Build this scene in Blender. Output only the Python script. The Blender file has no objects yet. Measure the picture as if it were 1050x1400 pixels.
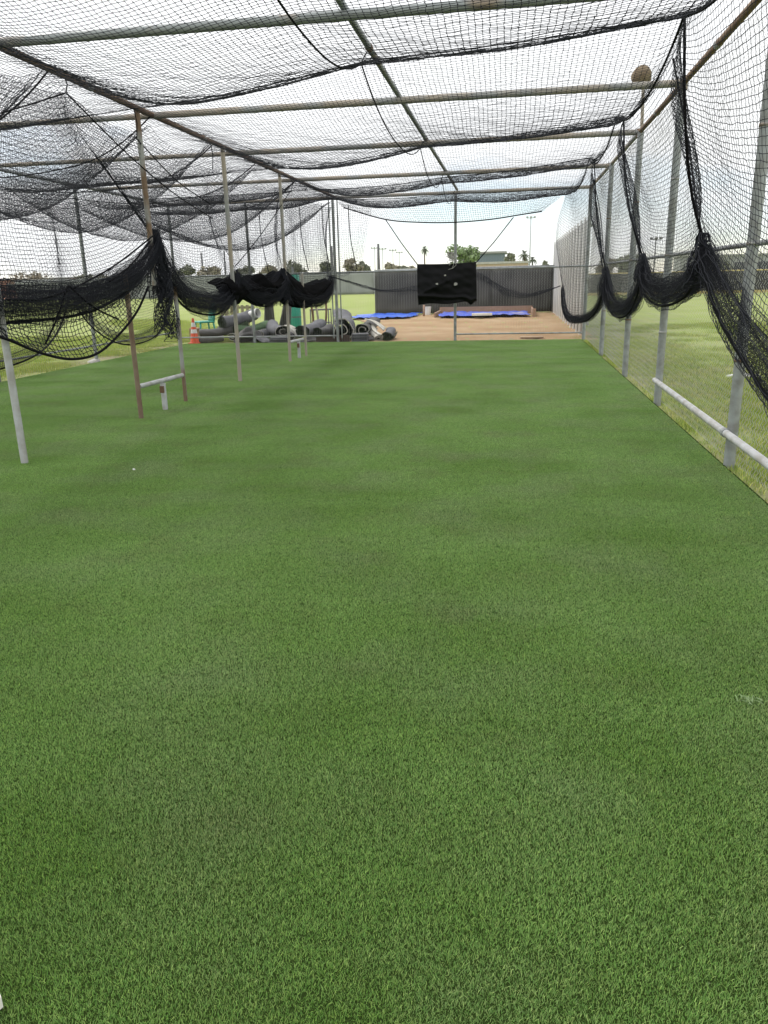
import bpy, math, random
import numpy as np
from mathutils import Vector, Matrix
R = math.radians
random.seed(7); rng = np.random.default_rng(7)
scn = bpy.context.scene
COL = scn.collection

# ------------------------------------------------------------------ camera
EYE = 1.62
PITCH, YAW, ROLL = R(16.8), R(9.4), R(-1.4)
FPX, CX, CY = 1051.0, 525.0, 700.0
def cam_basis():
    F = np.array([-math.sin(YAW)*math.cos(PITCH), math.cos(YAW)*math.cos(PITCH), -math.sin(PITCH)])
    r = np.cross(F, [0, 0, 1]); r /= np.linalg.norm(r); u = np.cross(r, F)
    return math.cos(ROLL)*r+math.sin(ROLL)*u, -math.sin(ROLL)*r+math.cos(ROLL)*u, F
CR, CU, CF = cam_basis()
cam_data = bpy.data.cameras.new('camera'); cam = bpy.data.objects.new('camera', cam_data); COL.objects.link(cam)
cam_data.sensor_fit = 'HORIZONTAL'; cam_data.sensor_width = 36.0; cam_data.lens = 36.0*FPX/1050.0
cam_data.clip_start = 0.05; cam_data.clip_end = 3000
M = Matrix.Identity(4)
for i in range(3):
    M[i][0], M[i][1], M[i][2] = CR[i], CU[i], -CF[i]
M[2][3] = EYE
cam.matrix_world = M
scn.camera = cam
def ray(x, y): return CR*(x-CX)/FPX-CU*(y-CY)/FPX+CF
def at_z(x, y, z=0.0):
    r = ray(x, y); return np.array([0, 0, EYE])+r*((z-EYE)/r[2])
def at_y(x, y, Y):
    r = ray(x, y); return np.array([0, 0, EYE])+r*(Y/r[1])
def at_x(x, y, X):
    r = ray(x, y); return np.array([0, 0, EYE])+r*(X/r[0])

# ------------------------------------------------------------------ sky, sun, exposure
SUN_EL, SUN_AZ = R(48), R(-60)      # sun behind thin cloud, to the left and a little ahead
world = bpy.data.worlds.new('World'); scn.world = world; world.use_nodes = True
wt = world.node_tree; wt.nodes.clear()
def wn(t): return wt.nodes.new(t)
sky = wn('ShaderNodeTexSky'); sky.sky_type = 'NISHITA'; sky.sun_disc = False
sky.sun_elevation = SUN_EL; sky.sun_rotation = SUN_AZ; sky.air_density = 1.0; sky.dust_density = 0.2; sky.ozone_density = 2.0
bg1 = wn('ShaderNodeBackground'); bg1.inputs[1].default_value = 0.13
wt.links.new(sky.outputs[0], bg1.inputs[0])
bg2 = wn('ShaderNodeBackground'); bg2.inputs[0].default_value = (0.97, 0.985, 1.0, 1); bg2.inputs[1].default_value = 0.98
tc = wn('ShaderNodeTexCoord'); mp = wn('ShaderNodeMapping'); mp.inputs['Scale'].default_value = (1, 1, 3.0)
nz = wn('ShaderNodeTexNoise'); nz.inputs['Scale'].default_value = 2.6; nz.inputs['Detail'].default_value = 7
sx = wn('ShaderNodeSeparateXYZ')
ad = wn('ShaderNodeMath'); ad.operation = 'MULTIPLY_ADD'; ad.inputs[1].default_value = 1.3
rp = wn('ShaderNodeValToRGB'); rp.color_ramp.elements[0].position = 0.38; rp.color_ramp.elements[1].position = 0.62
mx = wn('ShaderNodeMixShader'); wo = wn('ShaderNodeOutputWorld')
wt.links.new(tc.outputs['Generated'], mp.inputs[0]); wt.links.new(mp.outputs[0], nz.inputs['Vector'])
wt.links.new(tc.outputs['Generated'], sx.inputs[0]); wt.links.new(sx.outputs[2], ad.inputs[0]); wt.links.new(nz.outputs[0], ad.inputs[2])
wt.links.new(ad.outputs[0], rp.inputs[0]); wt.links.new(rp.outputs[0], mx.inputs[0])
wt.links.new(bg1.outputs[0], mx.inputs[1]); wt.links.new(bg2.outputs[0], mx.inputs[2]); wt.links.new(mx.outputs[0], wo.inputs[0])
sl = bpy.data.lights.new('sun', 'SUN'); sl.energy = 1.5; sl.angle = R(14); sl.color = (1.0, 0.96, 0.9)
so = bpy.data.objects.new('sun', sl); COL.objects.link(so)
sdir = Vector((math.sin(SUN_AZ)*math.cos(SUN_EL), math.cos(SUN_AZ)*math.cos(SUN_EL), math.sin(SUN_EL)))
so.rotation_euler = sdir.to_track_quat('Z', 'Y').to_euler()
scn.view_settings.view_transform = 'Standard'; scn.view_settings.look = 'None'
scn.view_settings.exposure = 0.5; scn.view_settings.gamma = 1.0; scn.view_settings.use_curve_mapping = False
scn.cycles.transparent_max_bounces = 16; scn.cycles.max_bounces = 6

# ------------------------------------------------------------------ materials
def mat(name, base, rough=0.7, metal=0.0, var=None, scale=6.0, amount=0.5, bump=0.0, bscale=40.0, spec=0.4, stretch=None, lo=0.4, hi=0.65, coords='Object', world_pos=False):
    m = bpy.data.materials.new(name); m.use_nodes = True
    nt = m.node_tree; b = nt.nodes['Principled BSDF']
    b.inputs['Roughness'].default_value = rough; b.inputs['Metallic'].default_value = metal
    b.inputs['Specular IOR Level'].default_value = spec
    b.inputs['Base Color'].default_value = (*base, 1)
    if world_pos:
        g = nt.nodes.new('ShaderNodeNewGeometry'); src = g.outputs['Position']
    else:
        g = nt.nodes.new('ShaderNodeTexCoord'); src = g.outputs[coords]
    if stretch:
        mpn = nt.nodes.new('ShaderNodeMapping'); mpn.inputs['Scale'].default_value = stretch
        nt.links.new(src, mpn.inputs[0]); src = mpn.outputs[0]
    if var:
        n = nt.nodes.new('ShaderNodeTexNoise'); n.inputs['Scale'].default_value = scale; n.inputs['Detail'].default_value = 6
        nt.links.new(src, n.inputs['Vector'])
        r = nt.nodes.new('ShaderNodeValToRGB'); r.color_ramp.elements[0].position = lo; r.color_ramp.elements[1].position = hi
        r.color_ramp.elements[0].color = (0, 0, 0, 1); r.color_ramp.elements[1].color = (amount,)*3+(1,)
        nt.links.new(n.outputs[0], r.inputs[0])
        x = nt.nodes.new('ShaderNodeMix'); x.data_type = 'RGBA'
        x.inputs[6].default_value = (*base, 1); x.inputs[7].default_value = (*var, 1)
        nt.links.new(r.outputs[0], x.inputs[0]); nt.links.new(x.outputs[2], b.inputs['Base Color'])
    if bump:
        n2 = nt.nodes.new('ShaderNodeTexNoise'); n2.inputs['Scale'].default_value = bscale; n2.inputs['Detail'].default_value = 4
        nt.links.new(src, n2.inputs['Vector'])
        bp = nt.nodes.new('ShaderNodeBump'); bp.inputs['Strength'].default_value = bump; bp.inputs['Distance'].default_value = 0.02
        nt.links.new(n2.outputs[0], bp.inputs['Height']); nt.links.new(bp.outputs[0], b.inputs['Normal'])
    return m
RUST = (0.13, 0.062, 0.034)
GALV = mat('galvanised', (0.36, 0.38, 0.39), 0.45, 0.35, (0.24, 0.24, 0.23), 9, 0.8, 0.1, 60)
GALV_RUST = mat('galvanised_rusting', (0.36, 0.36, 0.35), 0.55, 0.2, (0.2, 0.125, 0.075), 3.2, 0.95, 0.15, 70, lo=0.44, hi=0.6)
PAINT_BAR = mat('bar_grey_paint', (0.29, 0.31, 0.31), 0.5, 0.1, (0.3, 0.23, 0.17), 1.7, 0.9, 0.1, 60, lo=0.58, hi=0.66)
TAN_BAR = mat('bar_tan_rust', (0.40, 0.345, 0.28), 0.6, 0.1, (0.33, 0.34, 0.34), 1.5, 0.9, 0.1, 60, lo=0.46, hi=0.6)
RUSTY = mat('rusty_pipe', (0.22, 0.145, 0.09), 0.7, 0.1, RUST, 5, 0.9, 0.2, 70)
WHITE_PIPE = mat('white_painted_pipe', (0.5, 0.51, 0.52), 0.5, 0.0, (0.33, 0.31, 0.28), 8, 0.8, 0.1, 60)
CORD = mat('net_cord', (0.022, 0.024, 0.033), 0.8, spec=0.25)
CORD_FAR = mat('net_cord_weathered', (0.03, 0.032, 0.04), 0.8)
ROPE = mat('black_rope', (0.010, 0.010, 0.012), 0.9, spec=0.1, bump=0.3, bscale=200)
WIRE = mat('fence_wire', (0.5, 0.5, 0.48), 0.55, 0.1)
VINYL = mat('black_vinyl', (0.005, 0.005, 0.006), 0.6, var=(0.010, 0.010, 0.011), scale=5, amount=0.6, spec=0.2, bump=0.15, bscale=15)
BACKING = mat('turf_backing', (0.15, 0.15, 0.165), 0.85, 0, (0.07, 0.07, 0.078), 4, 0.8, 0.4, 30)
BACKING_DARK = mat('turf_backing_dark', (0.075, 0.072, 0.072), 0.85, 0, (0.14, 0.135, 0.13), 4, 0.7, 0.4, 30)
PILE = mat('turf_pile', (0.035, 0.06, 0.025), 0.9, 0, (0.02, 0.03, 0.015), 14, 0.8, 0.8, 120)
PILE_LIGHT = mat('turf_pile_light', (0.10, 0.17, 0.085), 0.9, 0, (0.06, 0.11, 0.05), 14, 0.8, 0.8, 120)
EDGE = mat('turf_white_edge', (0.62, 0.6, 0.54), 0.8, 0, (0.35, 0.32, 0.27), 7, 0.7)
ORANGE = mat('cone_orange', (0.75, 0.10, 0.03), 0.5, 0, (0.5, 0.09, 0.04), 6, 0.6)
REFLECT = mat('cone_collar', (0.75, 0.74, 0.72), 0.4)
TEAL = mat('teal_plastic', (0.03, 0.28, 0.2), 0.4, 0, (0.05, 0.36, 0.28), 4, 0.6)
BLUE = mat('blue_tarp', (0.02, 0.10, 0.62), 0.35, 0, (0.09, 0.22, 0.75), 1.3, 0.8, 0.7, 7, spec=0.6)
PURPLE = mat('faded_tarp', (0.05, 0.10, 0.52), 0.45, 0, (0.3, 0.28, 0.4), 0.9, 0.9, 0.7, 7, lo=0.48, hi=0.7)
WOOD = mat('weathered_board', (0.4, 0.26, 0.18), 0.8, 0, (0.25, 0.17, 0.12), 6, 0.7, 0.2, 40, stretch=(1, 8, 8))
PALLET = mat('pallet_wood', (0.34, 0.31, 0.2), 0.85, 0, (0.2, 0.18, 0.12), 6, 0.7)
WHITE_PL = mat('white_plastic', (0.75, 0.75, 0.73), 0.4, 0, (0.55, 0.53, 0.48), 5, 0.5)
CARD = mat('cardboard', (0.42, 0.3, 0.2), 0.85, 0, (0.3, 0.2, 0.14), 6, 0.6)
CONCRETE = mat('concrete', (0.5, 0.49, 0.46), 0.9, 0, (0.36, 0.34, 0.3), 9, 0.7, 0.5, 40)
SCREEN = mat('windscreen_dark', (0.075, 0.075, 0.071), 0.9, 0, (0.115, 0.113, 0.105), 1.2, 0.8, 0.3, 30, spec=0.1)
SCREEN_L = mat('windscreen_grey', (0.3, 0.31, 0.31), 0.85, 0, (0.22, 0.23, 0.23), 0.6, 0.8, 0.3, 10)
PANEL = mat('white_panel', (0.42, 0.43, 0.42), 0.6, 0, (0.28, 0.29, 0.28), 1.5, 0.7, 0.2, 20, stretch=(2, 2, 0.6))
RIB = mat('white_rib', (0.8, 0.8, 0.79), 0.5)
YELLOW = mat('yellow_cap', (0.5, 0.41, 0.16), 0.8)
POLE = mat('dark_pole', (0.12, 0.12, 0.125), 0.6)
BARK = mat('bark', (0.12, 0.085, 0.06), 0.9, 0, (0.2, 0.15, 0.11), 5, 0.7)
LEAF = [mat('leaf_olive', (0.22, 0.23, 0.165), 0.75, 0, (0.17, 0.18, 0.125), 0.8, 0.9), mat('leaf_green', (0.15, 0.22, 0.085), 0.7, 0, (0.2, 0.27, 0.12), 0.9, 0.9), mat('leaf_dry', (0.31, 0.275, 0.2), 0.8, 0, (0.22, 0.205, 0.15), 0.9, 0.9), mat('leaf_palm', (0.11, 0.13, 0.085), 0.6)]  # leaf colours lightened, distance haze is put into them
BLDG = mat('blue_grey_wall', (0.16, 0.2, 0.24), 0.8); TANWALL = mat('tan_wall', (0.5, 0.39, 0.28), 0.85, 0, (0.4, 0.3, 0.22), 0.4, 0.7)
REDWALL = mat('brick_red_wall', (0.28, 0.13, 0.1), 0.85, 0, (0.18, 0.1, 0.09), 0.3, 0.8)
GLASS = mat('dark_glass', (0.03, 0.035, 0.04), 0.1, spec=0.6); ROOFM = mat('grey_roof', (0.3, 0.3, 0.3), 0.8)
SHOE = mat('shoe_canvas', (0.5, 0.53, 0.58), 0.7, 0, (0.4, 0.42, 0.46), 30, 0.6); SOLE = mat('shoe_sole', (0.75, 0.72, 0.66), 0.6)
DIRT_M = mat('dirt_clod', (0.3, 0.19, 0.12), 0.95)
PALE_BIT = mat('pale_bit', (0.6, 0.6, 0.5), 0.8)

# ground materials ------------------------------------------------------------
def ramp_noise(nt, src, scale, lo, hi, detail=5, stretch=None, rough=0.5):
    if stretch:
        mpn = nt.nodes.new('ShaderNodeMapping'); mpn.inputs['Scale'].default_value = stretch
        nt.links.new(src, mpn.inputs[0]); src = mpn.outputs[0]
    n = nt.nodes.new('ShaderNodeTexNoise'); n.inputs['Scale'].default_value = scale; n.inputs['Detail'].default_value = detail
    n.inputs['Roughness'].default_value = rough
    nt.links.new(src, n.inputs['Vector'])
    r = nt.nodes.new('ShaderNodeMapRange'); r.inputs[1].default_value = lo; r.inputs[2].default_value = hi; r.clamp = True
    nt.links.new(n.outputs[0], r.inputs[0]); return r.outputs[0]
def mixc(nt, fac, a, b):
    x = nt.nodes.new('ShaderNodeMix'); x.data_type = 'RGBA'
    for sock, v in ((6, a), (7, b)):
        if isinstance(v, tuple): x.inputs[sock].default_value = (*v, 1)
        else: nt.links.new(v, x.inputs[sock])
    if isinstance(fac, float): x.inputs[0].default_value = fac
    else: nt.links.new(fac, x.inputs[0])
    return x.outputs[2]
def mathn(nt, op, a, b=None, c=None):
    x = nt.nodes.new('ShaderNodeMath'); x.operation = op
    for i, v in enumerate((a, b, c)):
        if v is None: continue
        if isinstance(v, (int, float)): x.inputs[i].default_value = v
        else: nt.links.new(v, x.inputs[i])
    return x.outputs[0]
def turf_mat(name, blades):
    m = bpy.data.materials.new(name); m.use_nodes = True; nt = m.node_tree; b = nt.nodes['Principled BSDF']
    pos = nt.nodes.new('ShaderNodeNewGeometry').outputs['Position']
    A, B = (0.165, 0.305, 0.056), (0.225, 0.385, 0.098)
    c = mixc(nt, ramp_noise(nt, pos, 0.8, 0.38, 0.62, 4), A, B)
    c = mixc(nt, mathn(nt, 'MULTIPLY', ramp_noise(nt, pos, 1.0, 0.42, 0.7, 4, (0.14, 1.7, 1)), 0.4), c, (0.27, 0.43, 0.14))   # mill bands across
    c = mixc(nt, mathn(nt, 'MULTIPLY', ramp_noise(nt, pos, 1.3, 0.45, 0.68, 6), 0.45), c, (0.26, 0.33, 0.17))               # worn, paler
    c = mixc(nt, mathn(nt, 'MULTIPLY', ramp_noise(nt, pos, 1.9, 0.52, 0.70, 6, (1, 1, 1), 0.65), 0.28), c, (0.19, 0.18, 0.095))  # brownish thatch
    if blades:
        at = nt.nodes.new('ShaderNodeAttribute'); at.attribute_name = 'tint'
        c2 = nt.nodes.new('ShaderNodeMix'); c2.data_type = 'RGBA'; c2.blend_type = 'MULTIPLY'; c2.inputs[0].default_value = 1
        nt.links.new(c, c2.inputs[6]); nt.links.new(at.outputs['Color'], c2.inputs[7]); c = c2.outputs[2]
    else:
        k = ramp_noise(nt, pos, 260, 0.35, 0.65, 2)
        c = mixc(nt, k, (0.016, 0.028, 0.007), (0.03, 0.05, 0.013))
    nt.links.new(c, b.inputs['Base Color'])
    b.inputs['Roughness'].default_value = 0.42; b.inputs['Specular IOR Level'].default_value = 0.5
    if not blades: b.inputs['Roughness'].default_value = 1.0; b.inputs['Specular IOR Level'].default_value = 0.0
    if blades:
        tr = nt.nodes.new('ShaderNodeBsdfTranslucent'); nt.links.new(c, tr.inputs[0]); mxs = nt.nodes.new('ShaderNodeMixShader'); mxs.inputs[0].default_value = 0.35
        out = nt.nodes['Material Output']; nt.links.new(b.outputs[0], mxs.inputs[1]); nt.links.new(tr.outputs[0], mxs.inputs[2]); nt.links.new(mxs.outputs[0], out.inputs[0])
    return m
TURF_BASE = turf_mat('turf_base', False); TURF_BLADE = turf_mat('turf_blade', True)
def field_mat(name, blades):
    m = bpy.data.materials.new(name); m.use_nodes = True; nt = m.node_tree; b = nt.nodes['Principled BSDF']
    pos = nt.nodes.new('ShaderNodeNewGeometry').outputs['Position']
    sp = nt.nodes.new('ShaderNodeSeparateXYZ'); nt.links.new(pos, sp.inputs[0])
    c = mixc(nt, ramp_noise(nt, pos, 0.25, 0.35, 0.65), (0.31, 0.39, 0.10), (0.39, 0.455, 0.16))
    c = mixc(nt, mathn(nt, 'MULTIPLY', ramp_noise(nt, pos, 0.9, 0.45, 0.7, 7), 0.7), c, (0.42, 0.41, 0.22))
    if blades:
        at = nt.nodes.new('ShaderNodeAttribute'); at.attribute_name = 'tint'
        c2 = nt.nodes.new('ShaderNodeMix'); c2.data_type = 'RGBA'; c2.blend_type = 'MULTIPLY'; c2.inputs[0].default_value = 1
        nt.links.new(c, c2.inputs[6]); nt.links.new(at.outputs['Color'], c2.inputs[7]); c = c2.outputs[2]
    else:
        # worn dry earth strips along the cage's outer fences, and a clay infield far left
        def band(val, a, b2):
            r = nt.nodes.new('ShaderNodeMapRange'); r.interpolation_type = 'SMOOTHSTEP'
            r.inputs[1].default_value = a; r.inputs[2].default_value = b2; r.clamp = True
            nt.links.new(val, r.inputs[0]); return r.outputs[0]
        dist = mathn(nt, 'ABSOLUTE', mathn(nt, 'ADD', sp.outputs[0], 3.7))          # from the cage's axis
        near = mathn(nt, 'SUBTRACT', 1.0, band(dist, 5.75, 8.4))
        yfade = mathn(nt, 'SUBTRACT', 1.0, band(sp.outputs[1], 22, 34))
        nn = ramp_noise(nt, pos, 0.7, 0.3, 0.62, 7)
        f = mathn(nt, 'MULTIPLY', mathn(nt, 'MULTIPLY', near, yfade), nn)
        c = mixc(nt, f, c, mixc(nt, ramp_noise(nt, pos, 6, 0.35, 0.65), (0.36, 0.30, 0.20), (0.27, 0.28, 0.15)))
        clay = mathn(nt, 'MULTIPLY', band(sp.outputs[1], 118, 122), mathn(nt, 'SUBTRACT', 1.0, band(sp.outputs[1], 190, 200)))
        clay = mathn(nt, 'MULTIPLY', clay, mathn(nt, 'SUBTRACT', 1.0, band(sp.outputs[0], -62, -58)))
        c = mixc(nt, clay, c, (0.33, 0.19, 0.14))
        k = ramp_noise(nt, pos, 45, 0.3, 0.7, 4)
        c = mixc(nt, mathn(nt, 'MULTIPLY', k, 0.25), c, mixc(nt, 0.6, c, (0.05, 0.07, 0.02)))
        bp = nt.nodes.new('ShaderNodeBump'); bp.inputs['Strength'].default_value = 0.6; bp.inputs['Distance'].default_value = 0.04
        nt.links.new(k, bp.inputs['Height']); nt.links.new(bp.outputs[0], b.inputs['Normal'])
    nt.links.new(c, b.inputs['Base Color']); b.inputs['Roughness'].default_value = 0.9; b.inputs['Specular IOR Level'].default_value = 0.15
    return m
FIELD = field_mat('field_grass', False); FIELD_BLADE = field_mat('field_blade', True)
def dirt_mat():
    m = bpy.data.materials.new('bullpen_dirt'); m.use_nodes = True; nt = m.node_tree; b = nt.nodes['Principled BSDF']
    pos = nt.nodes.new('ShaderNodeNewGeometry').outputs['Position']
    c = mixc(nt, ramp_noise(nt, pos, 0.6, 0.35, 0.65, 6), (0.50, 0.36, 0.215), (0.40, 0.265, 0.15))
    c = mixc(nt, mathn(nt, 'MULTIPLY', ramp_noise(nt, pos, 0.5, 0.5, 0.7, 6, (1.0, 1.0, 1)), 0.7), c, (0.58, 0.44, 0.29))
    k = ramp_noise(nt, pos, 5, 0.3, 0.7, 8, (1.0, 0.9, 1), 0.7)
    c = mixc(nt, mathn(nt, 'MULTIPLY', k, 0.55), c, (0.26, 0.165, 0.10))
    nt.links.new(c, b.inputs['Base Color']); b.inputs['Roughness'].default_value = 0.95; b.inputs['Specular IOR Level'].default_value = 0.1
    bp = nt.nodes.new('ShaderNodeBump'); bp.inputs['Strength'].default_value = 0.8; bp.inputs['Distance'].default_value = 0.05
    nt.links.new(k, bp.inputs['Height']); nt.links.new(bp.outputs[0], b.inputs['Normal'])
    return m
DIRT = dirt_mat()

# ------------------------------------------------------------------ mesh helpers
def mesh_np(name, verts, quads=None, tris=None, smooth=False):
    verts = np.asarray(verts, np.float32).reshape(-1, 3)
    me = bpy.data.meshes.new(name); me.vertices.add(len(verts)); me.vertices.foreach_set('co', verts.ravel())
    parts, starts, tot = [], [], 0
    for f, k in ((quads, 4), (tris, 3)):
        if f is not None and len(f):
            f = np.asarray(f, np.int32).reshape(-1, k); parts.append(f.ravel())
            starts.append(tot+np.arange(len(f), dtype=np.int32)*k); tot += f.size
    li = np.concatenate(parts); st = np.concatenate(starts)
    me.loops.add(len(li)); me.loops.foreach_set('vertex_index', li)
    me.polygons.add(len(st)); me.polygons.foreach_set('loop_start', st)
    me.update(calc_edges=True); me.validate()
    if smooth: me.polygons.foreach_set('use_smooth', np.ones(len(st), bool))
    return me
def link(name, me, m=None, parent=None, loc=None):
    o = bpy.data.objects.new(name, me); COL.objects.link(o)
    if m is not None and me is not None:
        ms = m if isinstance(m, (list, tuple)) else [m]
        if len(me.materials) == 0:
            for q in ms: me.materials.append(q)
    if parent is not None: o.parent = parent
    if loc is not None: o.location = loc
    return o
def empty(name, loc=(0, 0, 0), rz=0.0):
    o = bpy.data.objects.new(name, None); COL.objects.link(o); o.location = loc; o.rotation_euler.z = rz
    o.empty_display_size = 0.1; return o
def tag(o, label=None, cat=None, group=None, kind=None):
    if label: o['label'] = label
    if cat: o['category'] = cat
    if group: o['group'] = group
    if kind: o['kind'] = kind
    return o
def copy_tree(o, parent=None):
    c = o.copy(); COL.objects.link(c); c.parent = parent
    for ch in list(o.children): copy_tree(ch, c)
    return c
class MB:
    def __init__(s): s.v = []; s.f = []; s.mi = []
    def add(s, vs, fs, mi=0):
        n = len(s.v); s.v += [tuple(map(float, p)) for p in vs]
        s.f += [tuple(i+n for i in f) for f in fs]; s.mi += [mi]*len(fs); return s
    def box(s, c, d, rz=0.0, mi=0, taper=1.0):
        x, y, z = [q/2 for q in d]; vs = []
        for k, sz in ((1, -z), (taper, z)):
            for a, b in ((-x, -y), (x, -y), (x, y), (-x, y)):
                a, b = a*k, b*k
                vs.append((c[0]+a*math.cos(rz)-b*math.sin(rz), c[1]+a*math.sin(rz)+b*math.cos(rz), c[2]+sz))
        return s.add(vs, [(0, 3, 2, 1), (4, 5, 6, 7), (0, 1, 5, 4), (1, 2, 6, 5), (2, 3, 7, 6), (3, 0, 4, 7)], mi)
    def tube(s, pts, r, n=10, mi=0, cap=True):
        P = np.asarray(pts, float); N = len(P); rr = np.broadcast_to(np.asarray(r, float), (N,))
        T = np.gradient(P, axis=0); T /= np.linalg.norm(T, axis=1, keepdims=True)
        ref = np.array([0, 0, 1.0]) if abs(T[:, 2]).mean() < 0.8 else np.array([1.0, 0, 0])
        A = np.cross(T, ref); A /= np.linalg.norm(A, axis=1, keepdims=True); B = np.cross(T, A)
        an = np.linspace(0, 2*np.pi, n, endpoint=False)
        V = P[:, None]+rr[:, None, None]*(A[:, None]*np.cos(an)[None, :, None]+B[:, None]*np.sin(an)[None, :, None])
        fs = [(i*n+j, i*n+(j+1) % n, (i+1)*n+(j+1) % n, (i+1)*n+j) for i in range(N-1) for j in range(n)]
        if cap: fs += [tuple(range(n))[::-1], tuple(range((N-1)*n, N*n))]
        return s.add(V.reshape(-1, 3), fs, mi)
    def lathe(s, prof, c=(0, 0, 0), n=20, mi=0):
        vs, fs = [], []
        for r, z in prof:
            for j in range(n):
                a = 2*math.pi*j/n; vs.append((c[0]+r*math.cos(a), c[1]+r*math.sin(a), c[2]+z))
        for i in range(len(prof)-1):
            for j in range(n): fs.append((i*n+j, i*n+(j+1) % n, (i+1)*n+(j+1) % n, (i+1)*n+j))
        fs += [tuple(range(n))[::-1], tuple(range((len(prof)-1)*n, len(prof)*n))]
        return s.add(vs, fs, mi)
    def build(s, name, m, parent=None, smooth=False, loc=None):
        me = bpy.data.meshes.new(name); me.from_pydata(s.v, [], s.f)
        ms = m if isinstance(m, (list, tuple)) else [m]
        for q in ms: me.materials.append(q)
        me.polygons.foreach_set('material_index', s.mi)
        if smooth: me.polygons.foreach_set('use_smooth', np.ones(len(s.f), bool))
        me.update(); return link(name, me, None, parent, loc)
def smooth_angle(o, deg=40):
    me = o.data; me.polygons.foreach_set('use_smooth', np.ones(len(me.polygons), bool))
    me.set_sharp_from_angle(angle=R(deg)); return o
def pipe(name, a, b, r, m, parent, n=12):
    a, b = np.array(a, float), np.array(b, float)
    o = MB().tube([a, (a+b)/2, b], r, n).build(name, m, parent, True)
    return smooth_angle(o)

def tubes(lines, r, sides=3):
    """lines (C,N,3) -> verts, quads of thin cords"""
    L = np.asarray(lines, float); C, N, _ = L.shape
    T = np.gradient(L, axis=1); T /= np.linalg.norm(T, axis=2, keepdims=True)+1e-9
    ref = np.zeros_like(T); k = np.argmin(np.abs(T).mean(axis=(0, 1))); ref[..., k] = 1
    A = np.cross(T, ref); A /= np.linalg.norm(A, axis=2, keepdims=True)+1e-9; B = np.cross(T, A)
    an = np.linspace(0, 2*np.pi, sides, endpoint=False)
    V = L[:, :, None]+r*(A[:, :, None]*np.cos(an)[:, None]+B[:, :, None]*np.sin(an)[:, None])
    idx = np.arange(C*N*sides).reshape(C, N, sides); nx = np.roll(idx, -1, axis=2)
    Q = np.stack([idx[:, :-1], nx[:, :-1], nx[:, 1:], idx[:, 1:]], -1).reshape(-1, 4)
    return V.reshape(-1, 3), Q
def knots(P, r):
    P = P.reshape(-1, 3); d = np.array([[1, 0, 0], [-1, 0, 0], [0, 1, 0], [0, -1, 0], [0, 0, 1], [0, 0, -1]])*r
    V = (P[:, None]+d).reshape(-1, 3); f = np.array([[0, 2, 4], [2, 1, 4], [1, 3, 4], [3, 0, 4], [2, 0, 5], [1, 2, 5], [3, 1, 5], [0, 3, 5]])
    return V, (f[None]+6*np.arange(len(P))[:, None, None]).reshape(-1, 3)
def net_mesh(name, G, r, m, du=1, dv=1, jit=0.006, knot=None, parent=None, rcol=None):
    """G (U,V,3): one vertex per knot of the netting. Rows and columns become cords."""
    G = G+rng.normal(0, jit, G.shape)
    iu = np.unique(np.r_[np.arange(0, G.shape[0], du), G.shape[0]-1]); iv = np.unique(np.r_[np.arange(0, G.shape[1], dv), G.shape[1]-1])
    v2, q2 = tubes(np.swapaxes(G, 0, 1)[:, iu], r); v1, q1 = tubes(G[:, iv], rcol or r)
    V, Q, T = [v1, v2], [q1, q2+len(v1)], None
    if knot is not None:
        kv, kt = knots(G[knot] if knot is not True else G, r*2.3); T = kt+len(v1)+len(v2); V.append(kv)
    return link(name, mesh_np(name, np.concatenate(V), np.concatenate(Q), T), m, parent)
def rope(name, pts, r, m=None, parent=None, n=5):
    return MB().tube(pts, r, n).build(name, m or ROPE, parent, True)
def spline(xs, ys, q):
    """monotone-ish cubic (Catmull-Rom on non-uniform knots)"""
    xs, ys, q = np.asarray(xs, float), np.asarray(ys, float), np.asarray(q, float)
    d = np.gradient(ys, xs); i = np.clip(np.searchsorted(xs, q)-1, 0, len(xs)-2)
    h = xs[i+1]-xs[i]; t = np.clip((q-xs[i])/h, 0, 1)
    return (2*t**3-3*t**2+1)*ys[i]+(t**3-2*t**2+t)*h*d[i]+(-2*t**3+3*t**2)*ys[i+1]+(t**3-t**2)*h*d[i+1]
def snoise(x, y, seed, n=6, f=1.0):
    g = np.random.default_rng(seed); o = 0
    for k in range(n):
        a, b, p = g.normal(0, f*(1+k*0.6)), g.normal(0, f*(1+k*0.6)), g.uniform(0, 6.28)
        o = o+np.sin(a*x+b*y+p)/(1+0.6*k)
    return o/2.0

# ------------------------------------------------------------------ measurements of the cage (metres)
XR, XM, XL, XC = 1.92, -4.62, -9.3, -1.42       # right fence, middle post line, left fence, central pipe
YE, ZT, ZF = 21.3, 3.72, 1.83                   # end fence, roof pipe height, fence rail height
BARS_Y = [3.7, 7.15, 10.4, 13.6, 17.4, YE]

# ------------------------------------------------------------------ ground
def grid_obj(name, x0, x1, y0, y1, nx, ny, zf, m):
    xs, ys = np.linspace(x0, x1, nx), np.linspace(y0, y1, ny); X, Y = np.meshgrid(xs, ys); Z = zf(X, Y)
    i = np.arange(nx*ny).reshape(ny, nx)
    Q = np.stack([i[:-1, :-1], i[:-1, 1:], i[1:, 1:], i[1:, :-1]], -1).reshape(-1, 4)
    return link(name, mesh_np(name, np.stack([X, Y, Z], -1), Q, None, True), m)
g = grid_obj('ground', -900, 900, -200, 1600, 40, 40, lambda x, y: 0*x-0.035, FIELD); tag(g, kind='structure')
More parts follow.
